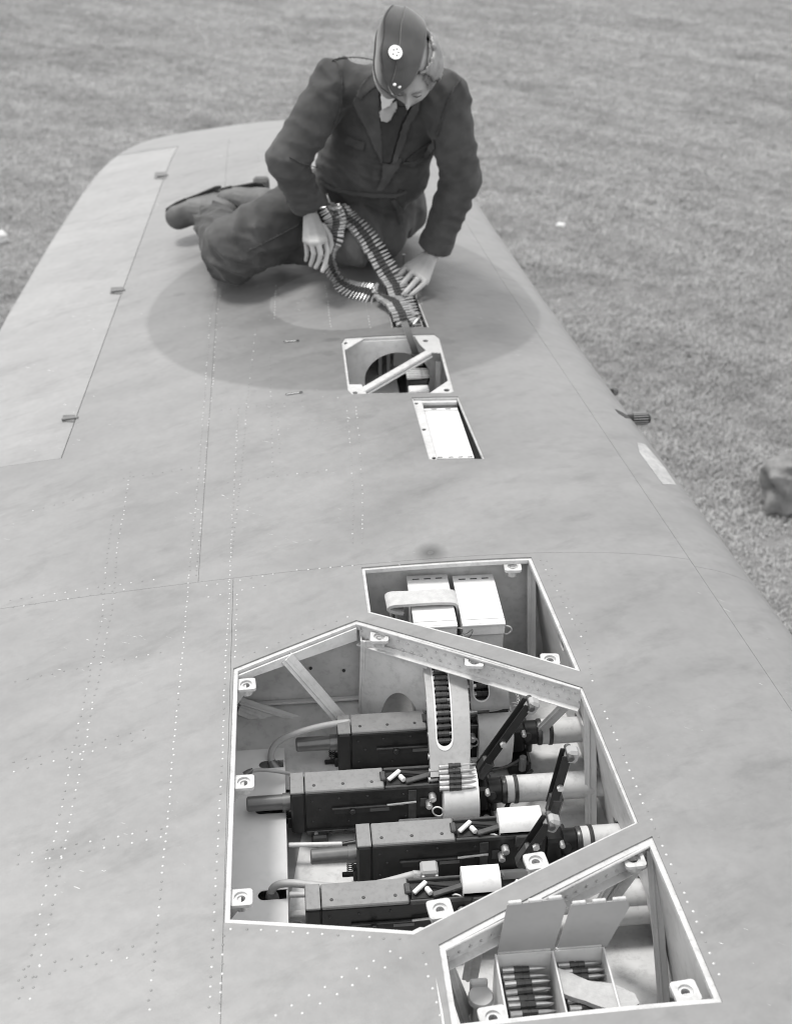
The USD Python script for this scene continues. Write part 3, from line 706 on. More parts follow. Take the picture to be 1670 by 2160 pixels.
def lever(name, g, foot, head, label, dz0, dz1):
    """channel-shaped mounting arm of gun g rising from its trunnion"""
    y = GUN_Y[g] + 0.005
    p, q = ony(*foot, y), ony(*head, y)
    e = (q - p) / np.linalg.norm(q - p); sd = np.array([0, 1.0, 0])
    up = np.cross(e, sd); up = up if up[0] < 0 else -up
    t = Thing('mounting_arm', label, 'gun mounting', p, 'black mounting arms in front of the guns')
    p, q = p, q
    t.part('channel_web', bar(p, q, .020, .004, up), 'gun_black')
    t.part('channel_side', bar(p + sd * .011 + up * .006, q + sd * .011 + up * .006, .003, .018, up), 'gun_black')
    t.part('channel_side', bar(p - sd * .011 + up * .006, q - sd * .011 + up * .006, .003, .018, up), 'gun_black')
    t.part('foot_block', bar(p - e * .022, p + e * .03, .028, .026, up, .005), 'steel_dark')
    t.part('cap_block', bar(q - e * .020 - up * .006, q + e * .012 - up * .006, .026, .024, up, .006), 'lid_grey')
    t.part('cap_bolt', cyl(q - sd * .02, q + sd * .02, .007, 10), 'steel_dark')
    m = p + (q - p) * .45
    t.part('nut', lathe(m - sd * .020 + up * .004, m - sd * .011 + up * .004, [(0, .007), (.007, .007)], 6), 'steel_bright')
    return t
lever('a', 1, (1018, 1622), (1118, 1484), 'black channel arm beside the slotted chute, leaning to the spar', 0, 0)
lever('b', 2, (1168, 1700), (1200, 1588), 'short upright black arm in front of the white blast tube', 0, 0)
lever('c', 3, (1108, 1808), (1160, 1732), 'black arm partly hidden behind the lower frame bar', 0, 0)

# white sheet chutes that carry the spent links away
def link_chute(g, px0, px1, label, r, skirt, open_, zc, dy):
    y = GUN_Y[g] + dy
    xa, xb = onz(px0, {0: 1600, 1: 1700, 2: 1735, 3: 1860}[g], zc)[0], onz(px1, {0: 1600, 1: 1700, 2: 1735, 3: 1860}[g], zc)[0]
    t = Thing('link_chute', label, 'chute', ((xa + xb) / 2, y, zc - skirt), 'white link chutes on the guns')
    a = np.linspace(math.radians(70), math.radians(150 if open_ else 180), 14)
    arc = [(y + r * math.cos(k), zc + r * math.sin(k)) for k in a]
    if not open_: arc += [(y - r + 0.15 * s * skirt, zc - s * skirt) for s in (0.4, 0.7, 1.0)]
    path = [((xa + xb) / 2, b, c) for b, c in arc]
    t.part('hood', ribbon(path, (1, 0, 0), xb - xa, .0018), 'box_white', 30)
    cheek = Polygon([(b, c) for b, c in arc] + ([(y - r * .80, zc - skirt * .9)] if open_ else []) + [(y + r * .5, zc - (skirt if not open_ else skirt * .9))])
    if not cheek.is_valid: cheek = cheek.buffer(0)
    for x in (xa + .001, xb - .001):
        T = np.eye(4); T[:3, 0] = (0, 1, 0); T[:3, 1] = (0, 0, 1); T[:3, 2] = (1, 0, 0); T[:3, 3] = (x, 0, 0)
        t.part('cheek', plate(cheek, T, .0015), 'box_side')
    if open_:
        t.part('inner_guide', bx((xa + .004, y - r * .45, zc - skirt * .8), (xb - .004, y - r * .40, zc + r * .6), .0005), 'gun_black')
        t.part('skirt', bx((xa + .004, y - r * .9, zc - skirt), (xb - .004, y - r * .86, zc - skirt * .75), .0005), 'box_side')
    w = np.linspace(0, 2 * np.pi, 18); c = np.array([xa - .012, y - r * .75, zc])
    t.part('wire_ring', tube([c + [.011 * math.cos(k), -.003 * math.cos(k), .013 * math.sin(k)] for k in w], .0018, 6), 'box_white', True)
    return t
link_chute(0, 1016, 1090, 'white curved link chute beside the outermost gun behind the black arm', .06, .075, False, -.235, 0.01)
link_chute(1, 934, 1008, 'tall white curved link chute under the slotted ammunition chute', .060, .06, False, -.243, -0.012)
link_chute(2, 1046, 1136, 'white hood-shaped link chute with dark opening, in front of third gun', .040, .045, True, -.208, 0.012)
link_chute(3, 970, 1050, 'white hood-shaped link chute with wire ring, beside the lower frame bar', .040, .045, True, -.206, 0.012)

# fittings around the guns
for i, (t, x0, x1) in enumerate(GUNS):
    y, z = GUN_Y[i], GUN_Z
    t.part('cover_catch', bx((x0 + .188, y - .012, z + .055), (x0 + .200, y + .012, z + .066), .002), 'steel_dark')
    t.part('cover_hinge', cyl((x1 - .045, y - .03, z + .052), (x1 - .045, y + .03, z + .052), .0065, 12), 'steel_dark', 35)
    t.part('feed_pawl', bar((x0 + .24, y - .018, z + .060), (x0 + .33, y + .004, z + .066), .012, .006), 'steel_dark')
    t.part('feed_lever', bar((x0 + .225, y + .012, z + .061), (x0 + .30, y - .006, z + .063), .008, .005), 'gun_black')
    t.part('belt_guide', bx((x1 - .085, y - .034, z + .030), (x1 - .030, y - .026, z + .058), .003), 'steel_dark')
    t.part('guide_stud', cyl((x1 - .105, y - .027, z + .028), (x1 - .105, y - .045, z + .028), .008, 12), 'steel_bright', 35)
    t.part('guide_stud', cyl((x1 - .112, y - .027, z + .010), (x1 - .112, y - .048, z + .010), .007, 12), 'steel_bright', 35)
    t.part('solenoid', lathe((x0 + .30, y + .045, z - .02), (x0 + .38, y + .045, z - .02), [(0, .014), (.004, .018), (.07, .018), (.08, .012)], 16), 'gun_black', 35)
    t.part('mount_foot', bx((x0 + .04, y - .045, z - .085), (x0 + .075, y + .045, z - .058), .004), 'steel_dark')
    t.part('mount_foot', bx((x1 - .02, y - .05, z - .085), (x1 + .03, y + .05, z - .045), .006), 'gun_black')
    t.part('adjuster', cyl((x1 + .008, y - .055, z - .06), (x1 + .008, y - .055, z - .02), .008, 10), 'gun_cover', 35)
    hw = 0.027
    def coil(c, ax_, n, r, w, L):
        k = np.linspace(0, 2 * np.pi * n, n * 9); ax_ = nz_(ax_); u = nz_(np.cross(ax_, (.3, .2, 1))); v = np.cross(ax_, u)
        return tube(np.asarray(c) + np.outer(k / k[-1] * L, ax_) + r * (np.outer(np.cos(k), u) + np.outer(np.sin(k), v)), w, 5)
    t.part('return_spring', coil((x0 + .235, y - .036, z - .045), (1, 0, 0), 9, .006, .0012, .06), 'steel_bright', True)
    t.part('rear_spring', coil((x0 - .012, y + .012, z - .03), (0, 0, -1), 5, .007, .0012, .03), 'steel_dark', True)
    for k in range(6):
        t.part('rail_bolt', lathe((x0 + .05 + .032 * k, y - hw - .006, z - .058), (x0 + .05 + .032 * k, y - hw - .0105, z - .058), [(0, .0042), (.004, .0042)], 6), 'steel_bright' if k % 3 == 0 else 'steel_dark')
    t.part('side_strap', bx((x0 + .245, y - hw - .003, z - .05), (x0 + .262, y - hw, z + .045), .001), 'steel_dark')
    t.part('pull_cable', tube(spline([(x0 + .02, y - .040, z - .075), (x0 + .12, y - .050, z - .085), (x0 + .22, y - .046, z - .070), (x0 + .33, y - .052, z - .06), (x1 + .01, y - .045, z - .03)], 24), .0032, 7), 'hose' if i % 2 else 'hinge_dark', True)
    t.part('firing_unit', cbox((.045, .03, .026), .004, c=(x0 + .27, y - .050, z - .075)), 'box_side' if i == 1 else 'steel_dark')
    t.part('front_bracket', bx((x1 - .005, y + .022, z - .03), (x1 + .03, y + .045, z + .01), .005), 'steel_dark')
    t.part('lock_pin', cyl((x1 + .012, y - .035, z + .022), (x1 + .012, y + .035, z + .022), .0055, 10), 'steel_bright', 35)
    for k in range(3):
        t.part('cover_screw', cyl((x0 + .05 + .06 * k, y - .012, z + .0595), (x0 + .05 + .06 * k, y - .012, z + .0612), .0035, 8, .0004), 'steel_dark')
for (xa, ya, xb, yb, zz, r) in ((.02, 1.86, .30, 1.855, -.31, .005), (.12, 1.70, .36, 1.71, -.285, .007), (-.05, 2.02, .30, 2.03, -.295, .006), (.30, 1.70, .42, 1.86, -.28, .005), (.38, 1.86, .48, 2.02, -.285, .005)):
    wing.part('pipe', tube(spline([(xa, ya, zz), ((xa + xb) / 2, (ya + yb) / 2 + .01, zz + .01), (xb, yb, zz)], 14), r, 8), 'steel_dark' if r < .006 else 'box_side', True)

# pneumatic hoses
def hose(pts, r, label, fit=None):
    p = spline(np.array(pts), 40)
    t = Thing('air_hose', label, 'hose', p[0])
    t.part('hose', tube(p, r, 12), 'hose', True)
    e = (p[1] - p[0]) / np.linalg.norm(p[1] - p[0])
    t.part('ferrule', lathe(p[0] - e * .006, p[0] + e * .016, [(0, r * 1.7), (.012, r * 1.7), (.022, r * 1.15)], 14), 'gun_tube', 35)
    return t
g0, g2 = GUNS[0][1], GUNS[2][1]
hose([SLOTS[0] + [.004, 0, -.01], onz(572, 1590, -.255), onz(590, 1563, -.225), onz(640, 1542, -.20), onz(690, 1530, -.195), (g0 + .03, GUN_Y[0] + .012, -.20 + .002)], .0075, 'grey rubber hose arching up to the outermost gun')
hose([onz(520, 1632, -.24), onz(545, 1625, -.235), onz(580, 1627, -.24), onz(615, 1633, -.26)], .004, 'thin pale pipe crossing behind the second gun')
h3 = hose([SLOTS[2] + [-.002, 0, -.01], onz(575, 1875, -.255), onz(600, 1864, -.235), onz(680, 1870, -.225), onz(760, 1871, -.215), onz(820, 1860, -.205), onz(872, 1846, -.20)], .0078, 'long grey hose running beside the third gun to a valve')
v = onz(905, 1847, -.205)
h3.part('valve_block', cbox((.034, .032, .036), .004, c=v + [0, .004, .004]), 'lid_grey', label='grey valve with round cap')
h3.part('valve_cap', cyl(v + [.002, -.010, -.006], v + [.002, -.030, -.012], .015, 18, .003), 'lid_grey', 35)
h3.part('union_nut', lathe(onz(870, 1847, -.20), v + [-.014, 0, 0], [(0, .0095), (.02, .0095)], 6), 'steel_bright')
for dx in (-.013, .013):
    h3.part('valve_screw', cyl(v + [dx, -.012, .014], v + [dx, -.016, .012], .0035, 8), 'steel_bright')
# pipework low down between the guns
for (ax, ay, bx_, by, r, zz) in ((610, 1888, 780, 1885, .006, -.285), (770, 1895, 890, 1890, .010, -.27), (608, 1783, 722, 1781, .005, -.29)):
    wing.part('pipe', cyl(onz(ax, ay, zz), onz(bx_, by, zz), r, 12), 'box_side', 35)

# ------------------------------------------------------------------ cartridges, belts, chutes
_cart = lathe((0, 0, 0), (1, 0, 0), [(0, .0052), (.0006, .0066), (.0016, .0066), (.0018, .0056), (.003, .0056), (.0035, .0058), (.044, .0053), (.047, .0042), (.055, .0040), (.064, .0036), (.072, .0022), (.0775, .0006)], 10)
_link = lathe((.020, 0, 0), (.047, 0, 0), [(0, .0060), (.0006, .0068), (.009, .0067), (.0095, .0060), (.014, .0058), (.0145, .0064), (.026, .0058), (.0265, .0050)], 9)
def belt(t, path, axis, n, flip=False, link=True, start=0.0):
    """n cartridges side by side along path, lying along axis (one vector, or one per path point)."""
    p = np.asarray(path, float); s = np.concatenate([[0], np.cumsum(np.linalg.norm(np.diff(p, axis=0), axis=1))])
    ax = np.broadcast_to(np.asarray(axis, float), p.shape)
    u = np.linspace(start, s[-1], n); c = np.stack([np.interp(u, s, p[:, k]) for k in range(3)], 1); a = np.stack([np.interp(u, s, ax[:, k]) for k in range(3)], 1)
    d = np.gradient(c, axis=0)
    for k in range(n):
        e = a[k] / np.linalg.norm(a[k]) + RNG.normal(0, .025, 3)
        T = frame(c[k] - e * .037, e, np.cross(d[k], e))
        m = _cart.copy(); m.apply_transform(T); t.part('cartridge', m, 'cartridge_case', 32)
        if link:
            m = _link.copy(); m.apply_transform(T); t.part('link', m, 'link_steel', 35)

def curved(poly_uv, fn, t):
    """The plane polygon (u across, v along) bent through fn(u, v) -> point, with thickness t."""
    x0, y0, x1, y1 = poly_uv.bounds; V, F = [], []; n = 0
    cuts = np.linspace(y0, y1, 26)
    for a, b in zip(cuts[:-1], cuts[1:]):
        pc = poly_uv.intersection(sbox(x0 - 1, a, x1 + 1, b))
        for s in getattr(pc, 'geoms', [pc]):
            if s.geom_type != 'Polygon' or s.area < 1e-12: continue
            v, f = trimesh.creation.triangulate_polygon(s, engine='earcut'); V.append(v); F.append(f + n); n += len(v)
    V, F = np.vstack(V), np.vstack(F)
    P = np.array([fn(*q) for q in V]); e = 1e-4
    nr = np.array([np.cross(fn(u + e, v) - fn(u, v), fn(u, v + e) - fn(u, v)) for u, v in V]); nr /= np.linalg.norm(nr, axis=1, keepdims=True)
    k = len(P); m = [trimesh.Trimesh(np.vstack([P, P - nr * t]), np.vstack([F, F[:, ::-1] + k]), process=False)]
    for ring in [poly_uv.exterior, *poly_uv.interiors]:
        r = np.asarray(shapely.segmentize(ring, (y1 - y0) / 25).coords)
        A = np.array([fn(*q) for q in r]); N = np.array([np.cross(fn(u + e, v) - fn(u, v), fn(u, v + e) - fn(u, v)) for u, v in r]); N /= np.linalg.norm(N, axis=1, keepdims=True)
        B = A - N * t; w = len(A); i = np.arange(w - 1)
        m.append(trimesh.Trimesh(np.vstack([A, B]), np.vstack([np.column_stack([i, i + 1, i + 1 + w]), np.column_stack([i, i + 1 + w, i + w])]), process=False))
    return cat(m)

def feed_chute(label, left, right, zz, slot, mat='chute_sheet'):
    """left, right: pixel columns at each (py, z) of zz; slot: (u0, u1, v0, v1) in fractions."""
    L = np.array([onz(px, py, z) for px, (py, z) in zip(left, zz)]); R = np.array([onz(px, py, z) for px, (py, z) in zip(right, zz)])
    R[:, 1], R[:, 2] = L[:, 1], L[:, 2]
    L, R = spline(L, 40), spline(R, 40); v_ = np.linspace(0, 1, 40)
    fn = lambda u, v: np.array([np.interp(v, v_, L[:, k]) * (1 - u) + np.interp(v, v_, R[:, k]) * u for k in range(3)])
    t = Thing('feed_chute', label, 'chute', fn(.5, 1.0))
    w = np.linalg.norm(R[0] - L[0]); ln = np.linalg.norm(np.diff(L, axis=0), axis=1).sum()
    u0, u1, v0, v1 = slot
    ar = (u1 - u0) * w / 2 / ln
    hole = sbox(u0, v0 + ar, u1, v1 - ar).union(shapely.affinity.scale(Point((u0 + u1) / 2, v0 + ar).buffer(1, 10), (u1 - u0) / 2, ar)).union(shapely.affinity.scale(Point((u0 + u1) / 2, v1 - ar).buffer(1, 10), (u1 - u0) / 2, ar))
    bead = hole.buffer(0.03).difference(hole)
    t.part('face', curved(sbox(0, 0, 1, 1).difference(hole), fn, .0015), mat, 30, label='bent sheet face with a long rounded slot')
    t.part('slot_bead', curved(bead, lambda u, v: fn(u, v) + np.array([0, -.0012, .0012]), .001), 'box_side', 30)
    dn = np.array([0, .010, -.018])
    for u in (0, 1):
        t.part('side_wall', curved(sbox(0, 0, 1, 1), lambda a, v: fn(u, v) + dn * a, .0012), mat, 30)
    t.part('back', curved(sbox(0, 0, 1, 1), lambda a, v: fn(a, v) + dn * 1.1, .0012), 'gun_black', 30)
    return t, fn, w, ln
c1, fn1, w1, l1 = feed_chute('long curved grey chute with a slot showing a column of cartridges', [884, 897, 902, 906, 908], [974, 986, 991, 992, 990],
                             [(1372, -.075), (1450, -.088), (1520, -.112), (1590, -.150), (1640, -.178)], (.20, .56, .09, .80))
b1 = Thing('cartridge_belt', 'belt of cartridges running down inside the long slotted chute', 'ammunition belt', fn1(.4, .5))
pth = [fn1(.42, v) + np.array([0, .006, -.0095]) for v in np.linspace(0.02, 1, 30)]
belt(b1, pth, (1, 0, 0), int(l1 / .0145))
pth = [fn1(.5, 1.0) + np.array([0.014, .002 - .0135 * k, .002 - .007 * k]) for k in np.linspace(-1.2, 1.9, 8)]
b1b = Thing('cartridge_belt', 'short run of bare cartridges entering the second gun under the chute mouth', 'ammunition belt', pth[0])
belt(b1b, pth, (1, 0, 0), 5)
c2, fn2, w2, l2 = feed_chute('short grey chute with a short slot of cartridges beside the long one', [985, 990, 992, 994], [1066, 1071, 1074, 1076],
                             [(1395, -.085), (1440, -.105), (1475, -.125), (1500, -.145)], (.10, .48, .10, .82))
b2 = Thing('cartridge_belt', 'cartridges seen in the short slot beside the long chute', 'ammunition belt', fn2(.4, .5))
belt(b2, [fn2(.36, v) + np.array([0, .006, -.0095]) for v in np.linspace(0.02, .98, 20)], (1, 0, 0), max(5, int(l2 / .0145)))
# chain with ring hanging beside the short chute
ch = Thing('safety_chain', 'thin chain with a ring hanging beside the short chute', 'chain', onz(1085, 1490, -.16))
cp = spline([onz(1080, 1420, -.10), onz(1083, 1450, -.13), onz(1092, 1475, -.15), onz(1082, 1492, -.16)], 16)
for k in range(15):
    d = (cp[k + 1] - cp[k]) * .8; s = np.cross(d, (0, 0, 1) if k % 2 else (0, 1, 0)); s = s / np.linalg.norm(s) * .003
    w = np.linspace(0, 2 * np.pi, 9)
    ch.part('chain_link', tube([cp[k] + d / 2 + d * .6 * math.cos(q) + s * math.sin(q) for q in w], .0010, 4), 'steel_bright', True)
ch.part('ring', tube([cp[-1] + np.array([.011 * math.cos(q), 0, .013 * math.sin(q)]) for q in np.linspace(0, 2 * np.pi, 17)], .0017, 6), 'rim_paint', True)

# ------------------------------------------------------------------ ammunition boxes in the outboard bay
def closed_box(label, far, near, zt, flap=True):
    xa, xb = onz(far[0], far[2], zt)[0], onz(far[1], far[2], zt)[0]
    y1, y0 = onz((far[0] + far[1]) / 2, far[2], zt)[1], onz((near[0] + near[1]) / 2, near[2], zt)[1]
    t = Thing('ammunition_box', label, 'ammunition box', ((xa + xb) / 2, (y0 + y1) / 2, Z_F))
    t.part('body', bx((xa + .002, y0, Z_F), (xb - .002, y1, zt - .004), .003), 'box_side')
    t.part('lid', bx((xa, y0 - .002, zt - .004), (xb, y1 - .022, zt), .0015), 'box_white', label='white lid')
    t.part('hinge_flap', bx((xa, y1 - .021, zt - .004), (xb, y1 + .002, zt - .001), .0015), 'box_white')
    w = xb - xa
    for f in (.22, .5, .78):
        t.part('hinge_slot', bx((xa + w * f - .008, y1 - .016, zt - .0009), (xa + w * f + .008, y1 - .012, zt - .0004), .0001), 'dark_gap')
    t.part('lid_ridge', bx((xa + .001, y0 + .012, zt), (xb - .001, y0 + .016, zt + .002), .0008), 'box_white')
    t.part('front_flap', bx((xa + .001, y0 - .004, zt - .032), (xb - .001, y0 - .0022, zt - .005), .0007), 'box_white')
    t.part('flap_edge', bx((xa, y0 - .007, zt - .006), (xb, y0 - .002, zt - .001), .001), 'box_side')
    t.part('hasp', tube([np.array([xb + .001, y0 + .006, zt - .03]) + np.array([.016 * math.sin(q), 0, .012 * math.cos(q)]) for q in np.linspace(0, np.pi, 10)], .002, 6), 'rim_paint', True)
    t.part('wire_seal', tube(spline([(xa - .002, y0 - .006, zt - .01), (xa + .008, y0 - .012, zt - .02), (xa + .022, y0 - .008, zt - .012), (xa + .018, y0 - .008, zt - .03), (xa, y0 - .006, zt - .034)], 16), .0008, 5), 'steel_dark', True)
    return t, xa, xb, y0, y1
bxL = closed_box('closed ammunition box with white lid, felt strap laid across it', (856, 943, 1213), (869, 968, 1318), -.05)
bxR = closed_box('closed ammunition box with clear white lid, beside the strapped one', (953, 1040, 1213), (976, 1071, 1313), -.05)
yc = onz(900, 1262, -.04)[1]
fp = [onz(850, 1292, -.066), onz(826, 1291, -.060), onz(815, 1283, -.050), onz(819, 1272, -.039), onz(850, 1266, -.035), onz(905, 1260, -.034), onz(945, 1258, -.036), onz(962, 1264, -.042), onz(967, 1280, -.062), onz(968, 1292, -.10)]
fp = [np.array([q[0], yc, q[2]]) for q in fp]
fs = Thing('felt_strap', 'thick grey felt strap folded over the white box lid', 'strap', fp[5])
sp_ = spline(fp, 40)
wv = 0.052 * (1 + 0.03 * np.sin(np.linspace(0, 9, 40)))
sd = np.array([[0.05 * math.sin(k * .2), -1, .02 * math.sin(k * .5)] for k in range(40)]); sd /= np.linalg.norm(sd, axis=1, keepdims=True)
fs.part('strap', ribbon(sp_, sd, wv, .007), 'felt', 40)
fs.part('stitched_hem', ribbon(sp_[4:30] + [0, -.0245, .0006], (0, -1, 0), .004, .0075), 'felt', 40)
# little bunch of wires left of the box
for k in range(3):
    q = onz(820 + 6 * k, 1262, -.06)
    wing.part('cable', tube(spline([q, q + [.004, -.01, -.05], q + [-.004 + .004 * k, -.02, -.10]], 10), .0022, 6), 'hinge_dark' if k % 2 else 'box_side', True)

# ------------------------------------------------------------------ open ammunition boxes in the inboard bay
ZB = -.075
YF = float(onz(1105, 2010, ZB)[1]); YN = YF - 0.20
XW = [float(onz(px, 2010, ZB)[0]) for px in (1046, 1166, 1276)]
def open_box(label, xa, xb, lid_px, rounds, left_wall=True):
    t = Thing('ammunition_box', label, 'ammunition box', ((xa + xb) / 2, (YF + YN) / 2, Z_F), None)
    wt = .0016
    t.part('side_wall', bx((xb - wt, YN, Z_F), (xb + wt, YF, ZB), .0006), 'box_side')
    if left_wall: t.part('side_wall', bx((xa - wt * 2, YN, Z_F), (xa, YF, ZB + .002), .0006), 'box_white')
    t.part('back_wall', bx((xa, YF - wt, Z_F), (xb - wt, YF, ZB), .0006), 'box_side')
    t.part('bottom', bx((xa, YN, Z_F), (xb - wt, YF - wt, Z_F + .004), .0006), 'box_side')
    p = [ony(*q, YF + .004) for q in lid_px]
    pg = Polygon([(q[0], q[2]) for q in p])
    top = max(q[2] for q in p)
    T = np.eye(4); T[:3, 0] = (1, 0, 0); T[:3, 1] = (0, 0, 1); T[:3, 2] = (0, -1, 0); T[:3, 3] = (0, YF + .002, 0)
    l = t.part('open_lid', plate(pg, T, .0016), 'lid_grey', label='open lid standing upright')
    a, b = p[1], p[2]
    for f in (.0, .36, .72):
        c0, c1 = a + (b - a) * (f + .02), a + (b - a) * (f + .26)
        t.part('hinge_tab', cat(bar(c0 + [0, 0, .002], c1 + [0, 0, .002], .006, .007)), 'rim_paint', parent=l)
    t.part('hinge', cyl((xa + .002, YF + .002, ZB + .001), (xb - .003, YF + .002, ZB + .001), .0022, 8), 'rim_paint', parent=l)
    return t
oA = open_box('open ammunition box of stacked cartridges, left of the pair', XW[0], XW[1], [(1048, 2010), (1069, 1908), (1187, 1894), (1194, 1910), (1165, 2008)], 10)
oB = open_box('open ammunition box with a felt pad over its cartridges', XW[1] + .0035, XW[2], [(1170, 2011), (1204, 1908), (1322, 1897), (1327, 1912), (1271, 2009)], 4, False)
def stacked(label, x0, ys, z):
    t = Thing('cartridge_belt', label, 'ammunition belt', (x0 + .04, float(np.mean(ys)), z))
    belt(t, [(x0 + .039, y, z + .002 * math.sin(y * 300)) for y in ys], (1, 0, 0), len(ys))
    t2z = z - .013
    for y in ys[1::2]:
        m = _cart.copy(); m.apply_transform(frame((x0 + .001, y + .007, t2z), (1, 0, 0), (0, 0, 1))); t.part('cartridge', m, 'cartridge_case', 32)
    return t
stacked('cartridge belt packed in the left open box below the upright lid', XW[0] + .006, np.arange(YF - .012, YN + .02, -.0142), -.103)
stacked('cartridge belt packed in the right open box, half under the felt', XW[1] + .008, np.arange(YF - .010, YN + .05, -.0142), -.103)
pad = Polygon([onz(px, py, -.085)[:2] for px, py in ((1174, 2046), (1205, 2056), (1240, 2072), (1290, 2082), (1334, 2104), (1343, 2122), (1320, 2134), (1270, 2122), (1235, 2108), (1205, 2100), (1192, 2096))]).buffer(.003, 6)
fpad = Thing('felt_pad', 'grey felt pad lying over the right open ammunition box', 'pad', (*pad.centroid.coords[0], -.09))
pm = trimesh.creation.extrude_polygon(shapely.segmentize(pad, .006), .010, engine='earcut')
pm = pm.subdivide().subdivide(); v = pm.vertices
v[:, 2] += -.092 + .010 * np.sin(v[:, 0] * 38 + 1) * .4 + .004 * (meshkit.fbm(v * 30, 3, 2) - .5); pm.vertices = v
fpad.part('pad', pm, 'felt', 40)
stacked_ = Thing('cartridge_belt', 'few cartridges showing under the lower bar left of the open lids', 'ammunition belt', onz(1040, 1965, -.15))
belt(stacked_, [onz(1038, 1948, -.15), onz(1036, 1990, -.17)], (1, 0, 0), 4)
# filler pieces of the inboard bay
q = onz(1014, 2100, -.13)
wing.part('spool', lathe(q, q - [0, 0, .12], [(0, .020), (.004, .022), (.010, .022), (.011, .012), (.09, .012)], 22), 'box_side', 35)
q = onz(1012, 2075, -.12)
wing.part('guide_plate', bx(q + [-.016, 0, -.14], q + [.014, .012, .0], .003), 'box_side')
wing.part('blast_tube', cyl((spar_x(1.62, -.275) - .10, 1.62, -.275), (spar_x(1.62, -.275) + .1, 1.62, -.275), .030, 24), 'blast_tube', 35)

# ------------------------------------------------------------------ access hatch and ammunition slots by the airman
wing.part('hatch_floor', bx((-.32, 3.2, -.215), (.34, 4.3, -.21), .001), 'primer_dark')
yw = float(at(820, 712)[1]) + .004
wx0, wx1 = ony(715, 720, yw)[0], ony(930, 720, yw)[0]
hc = ony(838, 800, yw)
wing.part('rib_web', wall((wx0 - .05, yw), (wx1 + .05, yw), -.012, -.21, .003, holes_=[(hc[0] - wx0 + .05, hc[2], .105, .095)]), 'primer', label='grey rib web with a big round hole below the hatch')
wing.part('rib_web', wall((wx0 - .05, 3.285), (wx1 + .25, 3.285), -.02, -.21, .003), 'primer_dark')
wing.part('hatch_wall', wall(at(718, 716)[:2] - [.012, 0], at(734, 830)[:2] - [.012, 0], -.015, -.21), 'primer')
wing.part('hatch_wall', wall(at(930, 706)[:2] + [.012, 0], at(962, 832)[:2] + [.014, 0], -.012, -.21), 'primer')
def gusset(pts, hole, lab=None, mat='rim_paint', depth=.004):
    p = plan(pts)
    if hole is not None: p = p.difference(Point(at(*hole)[:2]).buffer(.009, 12))
    wing.part('gusset', sheet(p, depth, .003), mat, smooth=40, label=lab)
gusset([(718, 712), (766, 706), (768, 711), (726, 736), (719, 737)], (727, 721))
gusset([(872, 703), (926, 704), (938, 742), (902, 740), (884, 722)], (897, 716), mat='bar_paint')
gusset([(945, 800), (956, 800), (960, 829), (902, 829)], (942, 820))
gusset([(724, 808), (762, 808), (772, 826), (772, 834), (738, 834), (728, 824)], (748, 826))
a, b = at(760, 822), at(905, 738)
wing.part('diagonal_brace', cat(bar(a - [0, 0, .008], b - [0, 0, .008], .024, .010)), 'rim_paint', label='white diagonal brace across the hatch')
wing.part('diagonal_brace', bar(a - [-.006, .008, .017], b - [-.006, .008, .017], .012, .006), 'primer')
q = onz(884, 818, -.10)
oc = Thing('ammunition_chute', 'white box end below the open hatch brace', 'chute', q - [0, 0, .08])
oc.part('box_end', bx(q + [-.032, -.02, -.08], q + [.030, .02, 0], .003), 'box_white')
oc.part('dark_mouth', bx(q + [-.03, .022, -.08], q + [.032, .10, .012], .006), 'gun_black')
for k in range(5):
    m = _cart.copy(); m.apply_transform(frame(q + [-.036, .03 + .014 * k, .02], (1, 0, 0), (0, 0, 1))); oc.part('cartridge', m, 'cartridge_case', 32)
wing.part('post', bx(onz(924, 800, -.10) + [-.008, 0, -.1], onz(924, 800, -.10) + [.008, .01, .06], .002), 'rim_paint')
wing.part('hinge_block', bx(onz(742, 800, -.15) + [-.012, 0, -.03], onz(742, 800, -.15) + [.03, .02, .008], .003), 'gun_black')
# stringers seen through the round hole
for k in range(4):
    x = hc[0] - .05 + .028 * k
    wing.part('stringer', bx((x, yw + .15, -.21), (x + .012, yw + .155, -.05), .001), 'primer')

# near slot: white box lid, margin strip with fastener holes
def slot_box():
    xa, xb = onz(893, 862, -.02)[0], onz(964, 862, -.02)[0]; y1, y0 = onz(930, 860, -.02)[1], onz(955, 966, -.02)[1]
    p = [onz(893, 862, -.02), onz(964, 860, -.02), onz(1000, 966, -.02), onz(919, 967, -.02)]
    t = Thing('ammunition_box', 'white lidded ammunition box in the slot nearest the hatch', 'ammunition box', np.mean(p, axis=0) - [0, 0, .15])
    pg = Polygon([q[:2] for q in p]); T = np.eye(4); T[2, 3] = -.02
    t.part('lid', plate(pg, T, .003), 'box_white'); T2 = T.copy(); T2[2, 3] = -.0235
    t.part('body', plate(pg.buffer(-.002), T2, .14), 'box_side')
    a, b = p[0], p[1]
    t.part('lid_fold', bar(a + [0, -.014, .0015], b + [0, -.014, .0015], .003, .003), 'box_white')
    for f in (.3, .72):
        c = a + (b - a) * f; t.part('hinge_slot', bar(c + [-.008, -.006, .0004], c + [.008, -.006, .0004], .005, .0006, r=.0001), 'dark_gap')
    a, b = p[3], p[2]
    for f in (.12, .4, .65, .9):
        c = a + (b - a) * f; t.part('hinge_slot', bar(c + [-.007, .006, .0004], c + [.007, .006, .0004], .004, .0006, r=.0001), 'dark_gap')
slot_box()
mg = plan([(866, 842), (889, 842), (922, 969), (905, 969)])
for h in ((878, 848), (894, 903), (915, 963)): mg = mg.difference(Point(at(*h)[:2]).buffer(.006, 10))
wing.part('margin_strip', sheet(mg.intersection(SLOT.buffer(.0)), .0045, .003), 'rim_paint', smooth=40)
